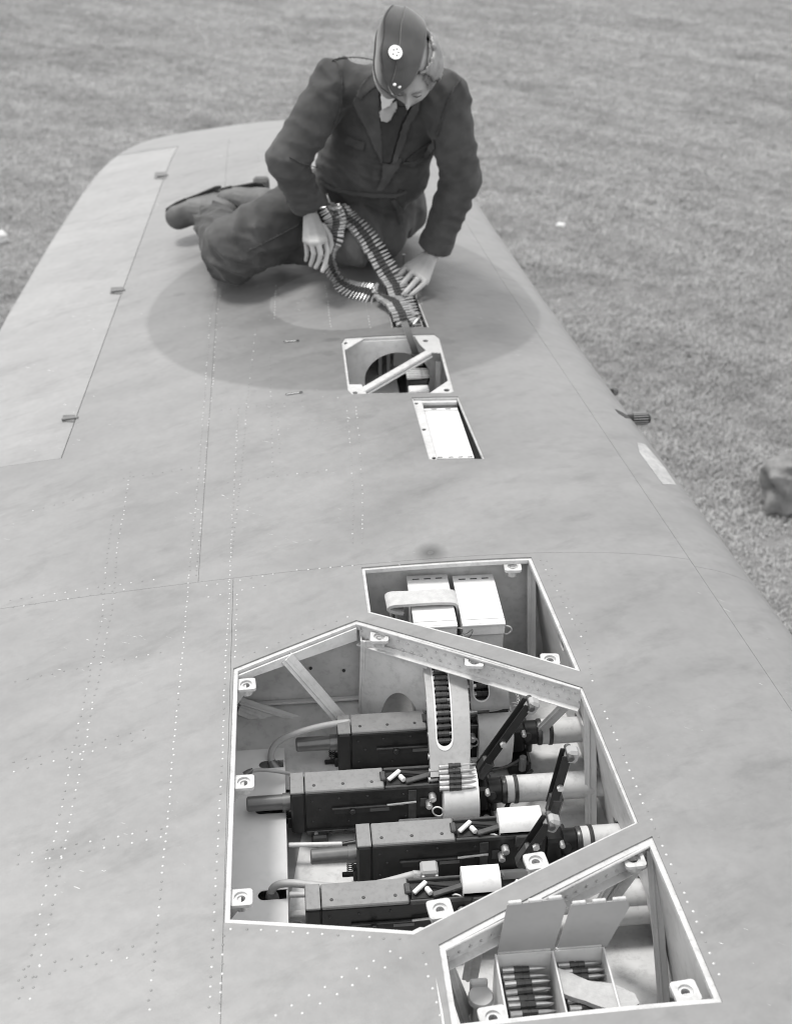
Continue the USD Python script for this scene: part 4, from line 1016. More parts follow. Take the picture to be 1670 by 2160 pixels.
wing.part('slot_wall', wall(at(868, 839)[:2] + [0, .006], at(966, 837)[:2] + [0, .006], -.01, -.2), 'primer')
wing.part('slot_wall', wall(at(967, 836)[:2] + [.004, .03], at(1024, 968)[:2] + [.004, -.03], -.008, -.2), 'hinge_dark')  # dark colour stands in for the shade of the gap
wing.part('cross_rail', bar(at(874, 842) - [0, 0, .014], at(964, 840) - [0, 0, .014], .010, .012), 'primer')
wing.part('cable', tube(spline([onz(880, 846, -.05), onz(910, 847, -.045), onz(930, 852, -.05), onz(945, 856, -.07)], 14), .006, 8), 'primer_dark', True)
# far slot, with the box that the airman fills
p = [onz(814, 600, -.03), onz(858, 596, -.03), onz(892, 689, -.03), onz(830, 690, -.03)]
fb = Thing('ammunition_box', 'open ammunition box in the slot under the airman\'s hand', 'ammunition box', np.mean(p, axis=0) - [0, 0, .15])
for i in range(4):
    a, b = p[i], p[(i + 1) % 4]
    fb.part('wall', bar(a - [0, 0, .07], b - [0, 0, .07], .002, .14), 'box_side')
wing.part('slot_wall', wall(at(862, 581)[:2] + [.02, .03], at(907, 689)[:2] + [.02, -.03], -.01, -.2), 'primer_dark')

# ------------------------------------------------------------------ leading edge: muzzles and patches
def muzzle(px, py, z, ln, r, label):
    p = onz(px, py, z); t = Thing('gun_muzzle', label, 'gun muzzle', p)
    t.part('barrel_shroud', lathe(p - [.03, 0, 0], p + [ln * .25, 0, 0], [(0, r * .8), (.03 + ln * .25, r * .82)], 18), 'gun_black', 35)
    t.part('flash_hider', lathe(p + [ln * .1, 0, 0], p + [ln, 0, 0], [(0, r * .8), (ln * .8, r * .82), (ln * .9, r * .62)], 18), 'gun_black', 35)
    for k in range(14):
        a = 2 * np.pi * k / 14; c = np.array([0, math.cos(a), math.sin(a)]) * r * .88
        t.part('cooling_rib', bar(p + c, p + c + [ln * .85, 0, 0], r * .16, r * .3, up=c), 'gun_cover')
muzzle(1334, 884, -.115, .052, .0185, 'ribbed black gun muzzle standing out of the leading edge')
muzzle(1292, 826, -.125, .016, .012, 'tip of another muzzle just showing behind the leading edge')
port = plan([(1300, 865), (1314, 872), (1328, 881), (1318, 880), (1306, 872)])
wing.part('gun_port', sheet(port.buffer(.004, 6), -.001, .004), 'dark_gap', smooth=40)
wing.part('port_patch', sheet(plan([(1345, 934), (1360, 938), (1400, 985), (1424, 1022), (1398, 1021), (1372, 985), (1350, 955)]).buffer(.002), -.0006, .002), 'bare_patch', smooth=40, label='pale bare patch over a gun port')

# small details on the skin: aileron hinges, pins, fastener spot
for px, py in ((340, 371), (247, 614), (146, 884)):
    q = plan([(px - 13, py - 8), (px + 12, py - 9), (px + 11, py + 6), (px - 15, py + 5)])
    h = wing.part('hinge_recess', sheet(q, -.0008, .002), 'hinge_dark', smooth=40)
    c = at(px + 6, py)
    wing.part('hinge_arm', bar(c + [-.03, 0, .001], c + [.018, .004, .003], .010, .006), 'gun_tube', parent=h)
sp1 = SPOT
wing.part('fastener', lathe(sp1 + [0, 0, .0006], sp1 - [0, 0, .004], [(0, .006), (.001, .0075), (.004, .0075)], 14), 'hinge_dark')
def split_pin(a, b, label):
    p, q = at(*a) + [0, 0, .003], at(*b) + [0, 0, .003]; e = (q - p) / np.linalg.norm(q - p); s = np.array([-e[1], e[0], 0])
    t = Thing('split_pin', label, 'pin', (p + q) / 2)
    t.part('leg', tube([p, (p + q) / 2 + s * .001, q - e * .004], .0012, 6), 'link_steel', True); t.part('leg', tube([p + e * .004 - s * .002, q - e * .004 - s * .0022], .0011, 6), 'steel_bright', True)
    t.part('eye', tube([q + e * (.004 * math.cos(k) - .001) + s * (.0035 * math.sin(k) - .001) for k in np.linspace(0, 6.28, 12)], .0013, 6), 'link_steel', True)
split_pin((598, 722), (628, 719), 'small split pin lying on the roundel left of the hatch')
split_pin((602, 833), (635, 828), 'small split pin lying just below the roundel\'s lower edge')

# ------------------------------------------------------------------ rivets
RIV = []
def row(pts, step, jitter=0.6, bright=0.6, off=0.0):
    P = np.array([at(*p) for p in pts]); s = np.concatenate([[0], np.cumsum(np.linalg.norm(np.diff(P, axis=0), axis=1))])
    for u in np.arange(step * .5, s[-1], step):
        q = np.array([np.interp(u, s, P[:, k]) for k in range(2)])
        d = P[-1, :2] - P[0, :2]; d /= np.linalg.norm(d); q = q + np.array([-d[1], d[0]]) * off + RNG.normal(0, .0008, 2)
        if holes.contains(Point(q)) or q[1] < .9: continue
        RIV.append((q[0], q[1], RNG.random() < (bright ** .4 if q[1] < 1.75 else bright * .9) * (0.25 + 1.1 * meshkit.noise(np.array([q[0] * 4, q[1] * 4, 0]), 4))))
S1 = [(313, 2142), (329, 1986), (352, 1747), (371, 1525), (381, 1417), (388, 1350), (395, 1264), (398, 1218)]
row(S1, 0.0185, bright=.95)
row([(441, 2135), (449, 1988), (457, 1812), (468, 1618), (474, 1432), (481, 1312), (484, 1254), (486, 1187), (493, 1044), (500, 910), (503, 862)], 0.0185, bright=.9)
row([(463, 2149), (473, 1956)], 0.0185, bright=1.0); row([(500, 1250), (498, 1321), (496, 1393)], 0.0185, bright=.8)
row([(60, 2120), (97, 1982), (132, 1806), (162, 1662), (192, 1502), (208, 1434), (240, 1264), (247, 1154), (261, 1082), (275, 990)], .021, bright=.6)
row([(36, 2120), (70, 2005), (107, 1812), (132, 1688), (167, 1525), (182, 1455), (216, 1300), (226, 1170), (240, 1080)], .021, bright=.35)
row([(398, 1218), (411, 1080), (419, 992), (432, 829), (444, 661), (455, 600)], .018, bright=.5); row([(413, 1218), (428, 1060), (436, 938), (447, 829), (458, 661), (466, 612)], .018, bright=.5)
row([(487, 1187), (510, 980), (523, 830), (540, 690)], .02, bright=.25)
for dx in (0, 20): row([(743 + dx, 1150), (745 + dx, 1044), (738 + dx, 930), (730 + dx, 850)], .02, bright=.4)
row([(575, 1000), (572, 860), (568, 740)], .025, bright=.3); row([(590, 960), (586, 870)], .025, bright=.3)
row([(582, 600), (579, 672)], .022, bright=.9); row([(686, 600), (698, 690)], .022, bright=1); row([(772, 640), (782, 695)], .022, bright=.8)
row([(885, 615), (893, 660)], .022, bright=.6)
for a, b, br in (((34, 2048), (304, 1992), .55), ((20, 2072), (304, 2013), .55), ((22, 1827), (348, 1766), .5), ((24, 1808), (345, 1748), .3), ((16, 1632), (324, 1552), .35), ((14, 1612), (320, 1536), .2),
                 ((20, 1440), (340, 1376), .5), ((10, 1268), (330, 1222), .55), ((14, 1284), (268, 1243), .4), ((60, 1080), (250, 1030), .3), ((424, 1238), (580, 1211), .7), ((428, 1262), (560, 1235), .6),
                 ((615, 1204), (760, 1192), .9), ((457, 866), (720, 838), .6), ((470, 1020), (700, 990), .15), ((250, 1010), (420, 985), .12), ((640, 905), (760, 900), .2), ((455, 740), (560, 720), .12)):
    row([a, b], .026, bright=br)
row([(473, 1958), (860, 1984)], .026, bright=1); row([(563, 2151), (832, 2002)], .030, bright=1); row([(622, 2148), (860, 2014)], .030, bright=1); row([(888, 1997), (930, 2150)], .024, bright=1)
row([(1266, 1479), (1345, 1665), (1401, 1793), (1459, 1922), (1526, 2080)], .021, bright=.9); row([(1137, 1176), (1190, 1275), (1237, 1365), (1250, 1440)], .021, bright=.45)
row([(1150, 1176), (1240, 1340)], .03, bright=.2); row([(500, 1390), (748, 1296)], .028, bright=.1)
row([(770, 300), (560, 318)], .05, bright=.3); row([(545, 300), (545, 420)], .03, bright=.2); row([(330, 320), (560, 290)], .04, bright=.2)
def rivet_mesh(x, y, r=.0028, n=8):
    z = zs(x, y); c = np.array([x, y, z]); V, F = [], []
    for rr, hh in ((1, -.0002), (.8, .0007), (.4, .00115)):
        for k in range(n):
            a = 2 * np.pi * k / n; V.append(c + [rr * r * math.cos(a), rr * r * math.sin(a), hh])
    V.append(c + [0, 0, .0013])
    for l in range(2):
        for k in range(n):
            a, b = l * n + k, l * n + (k + 1) % n; F += [(a, b, b + n), (a, b + n, a + n)]
    F += [(2 * n + k, 2 * n + (k + 1) % n, 3 * n) for k in range(n)]
    return trimesh.Trimesh(V, F, process=False)
RIV = sorted(RIV, key=lambda r: r[1])
near = [r for r in RIV if r[2]][:190]
for x, y, b in near: wing.part('rivet', rivet_mesh(x, y), 'rivet_bright', True)
ns = set(near)
wing.part('bright_rivets', cat([rivet_mesh(x, y, .0025, 6) for x, y, b in RIV if b and (x, y, b) not in ns]), 'rivet_bright', True, kind='stuff')
wing.part('painted_rivets', cat([rivet_mesh(x, y, .0025, 6) for x, y, b in RIV if not b]), 'skin_paint', True, kind='stuff')

# ------------------------------------------------------------------ things lying on the grass
def boulder(name, px, py, size, label, cat_, mat, seed):
    p = onz(px, py, GZ + .05); p[2] = gz(p[0], p[1])
    m = cbox((size[0], size[1], size[2]), min(size) * .25).subdivide().subdivide().subdivide()
    v = m.vertices; v = v + (meshkit.fbm(v * 4 / max(size), 3, seed)[:, None] - .5) * v * .8; m.vertices = v
    m.apply_transform(trimesh.transformations.rotation_matrix(.6 + seed, (0, 0, 1))); m.apply_translation(p + [0, 0, size[2] * .45])
    single(name, m, mat, label, cat_, smooth=50)
grey('rough_stone', 0.11, 0.9, vary=0.4, scale=8, bump=0.02, bscale=12)
grey('pale_stone', 0.4, 0.9, vary=0.2, scale=8)
boulder('stone_block', 1676, 1046, (.24, .32, .30), 'rough dark stone block on the grass at the right edge', 'stone block', 'rough_stone', 1)
boulder('pale_stone', 1182, 470, (.07, .05, .03), 'small pale stone on the grass right of the airman', 'stone', 'pale_stone', 2)
boulder('pale_stone', 0, 502, (.10, .09, .08), 'pale lump on the grass at the left edge', 'stone', 'pale_stone', 3)

# ------------------------------------------------------------------ the airman
import manifold3d as m3d
grey('jumper', 0.028, 0.95, vary=0.15, scale=40, bump=0.002, bscale=500, spec=0.1)
grey('cap_cloth', 0.042, 0.9, vary=0.15, scale=30, bump=0.001, bscale=500, spec=0.15, sheen=0.3)
grey('skin_tone', 0.25, 0.5, vary=0.08, scale=30, bump=0.0006, bscale=260, spec=0.4)
grey('hair_look', 0.13, 0.45, vary=0.35, scale=30, stretch=(1, 1, 1))
grey('shirt', 0.42, 0.85, vary=0.08, scale=30)
grey('tie_cloth', 0.24, 0.85, vary=0.1, scale=60)
grey('boot_leather', 0.06, 0.68, vary=0.25, scale=14, bump=0.001, bscale=90, dirt=0.3)
grey('sole_rubber', 0.045, 0.7, vary=0.3, scale=40)
grey('brass_badge', 0.75, 0.3, metal=0.4, vary=0.1, scale=80)

def relax(t, it, lam=.5, mu=-.53):
    from scipy.sparse import coo_matrix, diags
    e = t.edges_unique; n = len(t.vertices)
    A = coo_matrix((np.ones(2 * len(e)), (np.r_[e[:, 0], e[:, 1]], np.r_[e[:, 1], e[:, 0]])), (n, n)).tocsr(); A.data[:] = 1
    W = diags(1 / np.maximum(np.asarray(A.sum(1)).ravel(), 1)) @ A; v = np.array(t.vertices)
    for k in range(it):
        v = v + (lam if k % 2 == 0 else mu) * (W @ v - v)
    t.vertices = v
def surface_nets(fn, lo, hi, h):
    lo, hi = np.asarray(lo, float), np.asarray(hi, float); n = np.ceil((hi - lo) / h).astype(int) + 1
    g = np.stack(np.meshgrid(*[lo[k] + h * np.arange(n[k]) for k in range(3)], indexing='ij'), -1)
    c4 = g[::4, ::4, ::4]; dc = fn(c4.reshape(-1, 3)).reshape(c4.shape[:3])
    ii = [np.minimum(np.round(np.arange(n[k]) / 4).astype(int), c4.shape[k] - 1) for k in range(3)]
    d = dc[np.ix_(*ii)].copy(); m = np.abs(d) < 4 * h * 1.3 + .022
    d[m] = fn(g[m])
    s = d < 0
    c = np.zeros(n - 1, int); P = np.zeros((*(n - 1), 3)); W = np.zeros(n - 1)
    off = [np.array(o) for o in np.ndindex(2, 2, 2)]
    sl = lambda o: tuple(slice(o[k], n[k] - 1 + o[k]) for k in range(3))
    for a in range(3):
        for o in off:
            if o[a]: continue
            o2 = o.copy(); o2[a] = 1
            A, B = d[sl(o)], d[sl(o2)]; x = (A < 0) != (B < 0)
            t = np.where(x, A / np.where(x, A - B, 1), 0)
            for k in range(3):
                P[..., k] += np.where(x, o[k] + (t if k == a else 0), 0)
            W += x
    act = W > 0; idx = -np.ones(n - 1, int); idx[act] = np.arange(act.sum())
    base = np.stack(np.nonzero(act), -1)
    V = lo + h * (base + P[act] / W[act][:, None])
    F = []
    for a in range(3):
        b, c = (a + 1) % 3, (a + 2) % 3
        A = d; o = np.zeros(3, int); o[a] = 1
        s0 = tuple(slice(1 if k != a else 0, n[k] - 1) for k in range(3)); s1 = tuple(slice(1, n[k] - 1) if k != a else slice(1, n[k]) for k in range(3))
        x = (d[s0] < 0) != (d[s1] < 0); q = np.stack(np.nonzero(x), -1)
        q0 = q.copy()
        for k in (b, c): q0[:, k] += 1
        inside = d[tuple(q0.T)] < 0
        def cell(db, dc):
            r = q0.copy(); r[:, b] += db; r[:, c] += dc; return idx[tuple(r.T)]
        quad = np.stack([cell(-1, -1), cell(0, -1), cell(0, 0), cell(-1, 0)], 1)
        quad[~inside] = quad[~inside][:, ::-1]
        F.append(quad)
    return trimesh.Trimesh(V, tri(np.vstack(F)), process=False)

def cap_d(p, a, b, ra, rb, sq=None):
    a, b = np.asarray(a, float), np.asarray(b, float); ab = b - a
    t = np.clip(((p - a) @ ab) / (ab @ ab), 0, 1)
    q = p - (a + t[:, None] * ab)
    if sq is not None:                      # squash along a direction: (vector, factor)
        v, k = sq; q = q + np.outer(q @ v, v) * (k - 1)
    return np.linalg.norm(q, axis=1) - (ra + t * (rb - ra))
def smin(a, b, k):
    h = np.clip(.5 + .5 * (b - a) / k, 0, 1); return b + (a - b) * h - k * h * (1 - h)

J = {k: onz(*v) for k, v in dict(
    pelvis=(778, 405, .20), lhip=(815, 415, .17), rhip=(735, 412, .17), rknee=(492, 532, .105), rank=(448, 462, .075), lknee=(750, 520, .105), lank=(590, 520, .06),
    waist=(788, 345, .34), chest=(822, 250, .50), rsh=(708, 174, .625), lsh=(936, 200, .62), neck=(826, 165, .665), head=(868, 142, .75),
    relb=(606, 338, .425), rwr=(652, 440, .235), lelb=(972, 375, .345), lwr=(914, 530, .075)).items()}
grey('overalls', 0.034, 0.85, vary=0.34, scale=13, bump=0.0015, bscale=240, spec=0.2, sheen=0.06, patchy=[(J['lknee'] + [-.01, -.07, .03], .10, 2.1), (J['rknee'] + [-.02, -.06, .06], .16, 1.35), (J['relb'] + [-.05, -.03, .02], .10, 1.3)])  # cloth colour made paler round both knees and the right elbow
nz = lambda v: np.asarray(v, float) / np.linalg.norm(v)
FWD = np.array([0, 1.0, .25]) / np.linalg.norm([0, 1, .25])      # depth direction of the trunk (squashed)

def ridged(p, f, seed):
    return 1 - np.abs(2 * meshkit.noise(p * f, seed) - 1)
def crease(q, dirn, lam, warp, seed, sharp=1.0):
    """rounded folds lying across dirn, lam apart, wandering by warp"""
    ph = (q @ nz(dirn)) / lam + warp * meshkit.noise(q * (1.1 / lam / 3), seed) + .35 * meshkit.noise(q * (1 / lam), seed + 1)
    s = np.abs(np.sin(np.pi * ph)); return 1 - s ** sharp
FOLDS = [  # centre joint(s), reach, fold direction, spacing, amplitude
    ('relb', None, .15, (.25, .2, .95), .050, .016), ('relb', 'rsh', .10, (.75, .1, .75), .062, .010), ('relb', 'rwr', .085, (-.1, -.5, .85), .045, .012),
    ('lelb', None, .14, (-.35, .1, .95), .052, .013), ('lelb', 'lsh', .10, (-.6, .1, .8), .066, .010), ('lelb', 'lwr', .085, (.5, .2, .85), .050, .011),
    ('waist', None, .20, (.35, .1, .93), .055, .014), ('chest', None, .20, (.85, .1, .35), .085, .011), ('waist', 'pelvis', .16, (.9, .2, .2), .060, .011),
    ('rhip', 'rknee', .16, (.25, -.2, .95), .070, .014), ('rknee', None, .17, (.8, -.2, .5), .055, .013), ('rknee', 'rank', .12, (.5, .3, .75), .050, .012), ('rank', None, .12, (.8, .5, .1), .036, .014),
    ('lhip', None, .16, (.7, .1, .7), .058, .014), ('lhip', 'lknee', .12, (.8, .3, .5), .060, .012), ('lsh', None, .13, (.7, .1, .7), .060, .010), ('rsh', None, .13, (-.7, .1, .7), .060, .010)]
def cloth(p, d):
    """folds: displace the cloth distance near its surface"""
    near = np.abs(d) < .04
    q = p[near]; D = np.zeros(len(q))
    for k, (a, b, r, dirn, lam, amp) in enumerate(FOLDS):
        A = J[a]
        if b is None: dist = np.linalg.norm(q - A, axis=1)
        else:
            ab = J[b] - A; t = np.clip(((q - A) @ ab) / (ab @ ab), 0, 1); dist = np.linalg.norm(q - A - t[:, None] * ab, axis=1)
        m = dist < 1.7 * r
        w = np.exp(-(dist[m] / r) ** 3) * np.clip(1.7 * meshkit.noise(q[m] * 9, 60 + k) - .15, 0, 1)
        D[m] -= amp * w * (crease(q[m], dirn, lam, 1.6, 20 + 2 * k, .9) - .35)
    D += .010 * (meshkit.fbm(q * 8, 3, 8) - .5) + .0035 * (meshkit.noise(q * 38, 9) - .5)
    arm = np.minimum(np.linalg.norm(q - J['lelb'], axis=1), np.linalg.norm(q - J['relb'], axis=1))
    D *= np.where(arm < .24, .85, 1.45)
    out = d.copy(); out[near] = d[near] + np.clip(D, -.024, .024)
    return out
def overalls_d(p):
    up = nz(J['neck'] - J['pelvis']); side = nz(J['lsh'] - J['rsh']); fw = np.cross(side, up); fw = nz(fw)
    sq = (fw, 1.32)
    d = cap_d(p, J['pelvis'] - [0, 0, .03], J['waist'], .165, .155, sq)
    d = smin(d, cap_d(p, J['waist'], J['chest'], .170, .180, sq), .05)
    d = smin(d, cap_d(p, J['chest'] - side * .05, J['rsh'] + side * .075 - up * .07, .138, .088, sq), .05)
    d = smin(d, cap_d(p, J['chest'] + side * .05, J['lsh'] - side * .075 - up * .07, .138, .088, sq), .05)
    d = smin(d, cap_d(p, J['rsh'] + side * .03, J['lsh'] - side * .03, .062, .062), .05)
    d = smin(d, cap_d(p, J['chest'], J['neck'] - up * .045, .11, .068), .04)
    bl = J['waist'] - up * .015                                    # blouse over the waistband
    d = smin(d, cap_d(p, bl - side * .075, bl + side * .07, .132, .132, sq), .025)
    # arms
    for s in ('r', 'l'):
        d = smin(d, cap_d(p, J[s + 'sh'], J[s + 'elb'], .080, .068), .025)
        e = nz(J[s + 'wr'] - J[s + 'elb']); end = J[s + 'wr'] - e * .028
        f = cap_d(p, J[s + 'elb'], end + e * .05, .066, .054)
        f = np.maximum(f, (p - end) @ e)
        d = smin(d, f, .018)
    # legs
    d = smin(d, cap_d(p, J['pelvis'] + [0, .02, -.05], J['rhip'], .14, .11), .05)
    d = smin(d, cap_d(p, J['rhip'] + [0, 0, .02], J['rknee'] + [0, 0, .015], .130, .106), .02)
    e = nz(J['rank'] - J['rknee']); end = J['rank'] - e * .03
    d = smin(d, np.maximum(cap_d(p, J['rknee'], J['rank'], .098, .072), (p - end) @ e), .022)
    d = smin(d, cap_d(p, J['lhip'], onz(810, 500, .10), .122, .078), .03)
    d = smin(d, cap_d(p, J['lhip'] + [-.03, 0, 0], J['lknee'] + [-.005, -.01, .02], .10, .080), .010)
    d = smin(d, cap_d(p, J['lknee'] + [0, 0, .01], J['lank'], .078, .056), .012)
    d = smin(d, cap_d(p, J['lhip'] + [.03, -.02, 0], J['lhip'] + [.05, .0, -.05], .10, .10), .03)
    d = cloth(p, d)
    return np.maximum(d, .004 + zs_fast(p) - p[:, 2])
def zs_fast(p): return zs(p[:, 0], p[:, 1])

airman = Thing('person', 'man in dark overalls and side cap kneeling on the wing with a cartridge belt', 'person', (*J['pelvis'][:2], 0))
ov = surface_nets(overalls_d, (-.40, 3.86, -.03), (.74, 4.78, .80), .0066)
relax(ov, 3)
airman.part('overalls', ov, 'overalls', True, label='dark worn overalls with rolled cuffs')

# body: skull and neck, trunk and limbs under the cloth, hands with five fingers: one continuous surface
def ball(c, r, n=20):
    return m3d.Manifold.sphere(r, n).translate([float(x) for x in c])
def bone(a, b, ra, rb, n=20): return m3d.Manifold.batch_hull([ball(a, ra, n), ball(b, rb, n)])
def to_tm(m):
    q = m.to_mesh(); return trimesh.Trimesh(np.array(q.vert_properties[:, :3], float), np.array(q.tri_verts, int), process=False)
def to_m(t):
    return m3d.Manifold(m3d.Mesh(np.asarray(t.vertices, np.float32), np.asarray(t.faces, np.uint32)))
def smooth_m(m, length, it=12):
    t = to_tm(m.refine_to_length(length)); t.merge_vertices(digits_vertex=7)
    relax(t, it); return t
def hand(wrist, palm, fingers, thumb, wr=(.026, .020)):
    """palm: knuckle points; fingers: chains of joints from the knuckle; thumb: chain from the wrist side."""
    ks = [f[0] for f in fingers]
    pm = m3d.Manifold.batch_hull([ball(wrist, wr[1], 14)] + [ball(k, .0115, 14) for k in ks] + [ball(p, .014, 14) for p in palm])
    for f, r in zip(fingers, (.0088, .0092, .0088, .0076)):
        for k in range(len(f) - 1):
            pm = pm + bone(f[k], f[k + 1], r * (1.12 - .1 * k), r * (1.04 - .12 * k), 14)
    for k in range(len(thumb) - 1):
        pm = pm + bone(thumb[k], thumb[k + 1], (.0135, .0115, .010)[min(k, 2)], (.0115, .010, .0085)[min(k, 2)], 14)
    return smooth_m(pm, .0035, 8)
def chain(*q): return [onz(*a) for a in q]
lh_f = [chain((858, 563, .052), (842, 580, .043), (829, 597, .030), (823, 606, .018)), chain((872, 572, .056), (856, 590, .046), (842, 606, .030), (836, 615, .018)),
        chain((885, 583, .054), (869, 601, .044), (855, 616, .030), (848, 624, .018)), chain((898, 594, .048), (883, 608, .039), (870, 619, .026), (863, 624, .017))]
lh_p = [J['lwr'] + [0, -.02, -.004], onz(905, 570, .040), onz(880, 556, .040)]
lh = hand(J['lwr'], lh_p, lh_f, chain((880, 552, .045), (862, 558, .032), (845, 572, .022)))
rh_f = [chain((684, 505, .195), (690, 530, .165), (686, 555, .135), (680, 571, .115)), chain((671, 512, .200), (676, 535, .165), (672, 552, .135), (666, 563, .118)),
        chain((657, 512, .197), (662, 534, .165), (659, 548, .138), (655, 558, .120)), chain((645, 507, .190), (647, 526, .162), (647, 539, .142), (645, 548, .125))]
rh_p = [J['rwr'] + [0, -.02, -.02], onz(650, 485, .205), onz(676, 485, .205)]
rh = hand(J['rwr'], rh_p, rh_f, chain((680, 478, .205), (694, 497, .185), (698, 516, .165), (694, 531, .150)))

HU = nz([-.10, -.67, .74]); HF = nz(np.array([-.18, -.72, -.67]) - HU * (HU @ np.array([-.18, -.72, -.67]))); HL = np.cross(HF, HU) * -1
if HL[0] < 0: HL = -HL
HC = J['head']
def hp(l, f, u): return HC + HL * l + HF * f + HU * u
def head_mesh():
    s = trimesh.creation.icosphere(4); v = s.vertices.copy()              # local: x = left, y = front, z = up
    x, y, z = v[:, 0].copy(), v[:, 1].copy(), v[:, 2].copy()
    w = np.where(z < 0, 1 - .30 * z * z, 1); X = x * .076 * w * np.where(z > .1, 1 - .20 * (z - .1), 1); Y = y * .098 * np.where(z < 0, 1 - .12 * z * z, 1); Z = z * .118
    Y += np.where(y > 0, .012 * np.clip(-z - .2, 0, 1), 0)
    g = lambda cx, cz, sx, sz: np.exp(-((x - cx) / sx) ** 2 - ((z - cz) / sz) ** 2) * (y > 0)
    Y += .026 * g(0, -.22, .11, .15) + .014 * g(0, -.02, .09, .22)        # nose tip and bridge
    Y += .008 * g(0, -.30, .20, .07)                                       # nostrils
    for k in (-1, 1):
        Y -= .012 * g(k * .34, .02, .17, .09); Y += .007 * g(k * .34, .01, .11, .06)   # sockets and lids
        Y += .008 * g(k * .32, .18, .26, .06)                              # brow
        Y += .005 * g(k * .48, -.25, .2, .2)                               # cheek
    Y += .008 * g(0, -.53, .22, .05) - .006 * g(0, -.575, .22, .025) + .008 * g(0, -.63, .20, .05) + .012 * g(0, -.88, .22, .14)
    P = HC + np.outer(X, HL) + np.outer(Y, HF) + np.outer(Z, HU)
    t = trimesh.Trimesh(P, s.faces, process=False); t.fix_normals(); return t
body = to_m(head_mesh())
def ear(k):
    c = hp(k * .078, -.008, -.012)
    e = m3d.Manifold.sphere(1, 18).scale([.009, .020, .031])
    t = to_tm(e); A = np.stack([HL, HF, HU], 1); t.vertices = t.vertices @ A.T + c
    return to_m(t)
solid = lambda t: to_m(t)
trunk = bone(J['neck'], HC + HU * -.06 - HF * .03, .056, .054, 24)
for a, b, ra, rb in (('neck', 'chest', .055, .09), ('chest', 'waist', .10, .09), ('waist', 'pelvis', .09, .10), ('rsh', 'relb', .045, .038), ('relb', 'rwr', .040, .027), ('lsh', 'lelb', .045, .038), ('lelb', 'lwr', .040, .026),
                     ('rsh', 'lsh', .045, .045), ('pelvis', 'rhip', .09, .08), ('pelvis', 'lhip', .09, .08), ('rhip', 'rknee', .075, .055), ('rknee', 'rank', .05, .035), ('lhip', 'lknee', .075, .055), ('lknee', 'lank', .05, .035)):
    trunk = trunk + bone(J[a], J[b], ra, rb)
body = body + ear(-1) + ear(1) + to_m(smooth_m(trunk, .02, 6)) + to_m(lh) + to_m(rh)
airman.part('body', to_tm(body), 'skin_tone', True)
# eyes under lowered lids
for k in (-1, 1):
    c = hp(k * .027, .0845, -.001)
    t = trimesh.creation.icosphere(2, .0105); t.apply_translation(c); airman.part('eyelid', t, 'skin_tone', True)
    airman.part('eyebrow', tube([hp(k * .012, .1035, .020), hp(k * .026, .1035, .0235), hp(k * .042, .094, .019)], [.002, .0028, .0015], 6), 'hair_look', True)
    airman.part('eyelashes', tube([hp(k * .014, .0945, -.002), hp(k * .027, .0965, -.0045), hp(k * .040, .0905, -.001)], [.0008, .0012, .0008], 5), 'gun_black', True)

# cap: boat-shaped side cap tipped to the man's right
tip = math.radians(24)
CL = HL * math.cos(tip) + HU * math.sin(tip) * -1 * -1; CL = nz(HL * math.cos(tip) + HU * math.sin(tip)); CU = nz(np.cross(CL, HF)); CU = CU if CU @ HU > 0 else -CU
def cap_shell(grow, v0, v1, hfac=1.0):
    ns, nt = 40, 34; V = []
    for i in range(ns):
        s = i / (ns - 1); y = .128 - .262 * s
        e = max(0.0, 1 - abs(2 * s - 1) ** 2.6) ** .5
        w0 = (.079 + .004 * math.sin(math.pi * s)) * e + grow + .002
        hgt = (.122 + .050 * math.sin(math.pi * min(1, s * .95 + .02)) + .010 * s) * (.55 + .45 * e ** .5) * hfac
        basez = .026 + .018 * (1 - e) - .020 * s
        for j in range(nt):
            a = v0 + (v1 - v0) * j / (nt - 1)                    # -1 right hem .. 0 ridge .. 1 left hem
            q = abs(a); w = w0 * (1.13 if a > 0 else 1); lat = math.copysign(w * (q ** .82 + .16 * math.sin(math.pi * q)), a) + .012 * math.sin(7 * s + 3 * a) * (1 - q) * q
            z = basez + hgt * (1 - q ** 1.12) * (1 - .10 * math.exp(-((s - .45) / .16) ** 2) * (1 - q)) + grow * (1 - q)
            yy = y * (1 + grow * 2) + (.012 * math.sin(math.pi * q)) * (1 if s < .5 else -1) * (1 - e)
            V.append(HC + CL * (lat - .008) + HF * yy + CU * z)
    i, j = np.meshgrid(np.arange(ns - 1), np.arange(nt - 1), indexing='ij')
    f = np.stack([i * nt + j, i * nt + j + 1, (i + 1) * nt + j + 1, (i + 1) * nt + j], -1).reshape(-1, 4)
    t = trimesh.Trimesh(np.array(V), tri(f), process=False); t.fix_normals()
    c = t.vertices.mean(0)
    if np.mean(np.einsum('ij,ij->i', t.face_normals, t.triangles_center - c)) < 0: t.invert()
    return t
def thicken(t, d):
    n = t.vertex_normals; k = len(t.vertices); e = t.edges_sorted; u, c = np.unique(e, axis=0, return_counts=True)
    bset = {tuple(x) for x in u[c == 1]}
    be = np.array([x for x in t.edges if tuple(sorted(x)) in bset])
    F = np.vstack([t.faces, t.faces[:, ::-1] + k, np.column_stack([be[:, 1], be[:, 0], be[:, 0] + k]), np.column_stack([be[:, 1], be[:, 0] + k, be[:, 1] + k])])
    return trimesh.Trimesh(np.vstack([t.vertices, t.vertices - n * d]), F, process=False)
capm = thicken(cap_shell(0, -1, .72), .003)
airman_cap = airman.part('side_cap', capm, 'cap_cloth', True, label='grey cloth side cap')
for v0, v1 in ((-1, -.42), (.26, .68)):
    airman.part('cap_flap', thicken(cap_shell(.0065, v0, v1), .005), 'cap_cloth', True, parent=airman_cap)
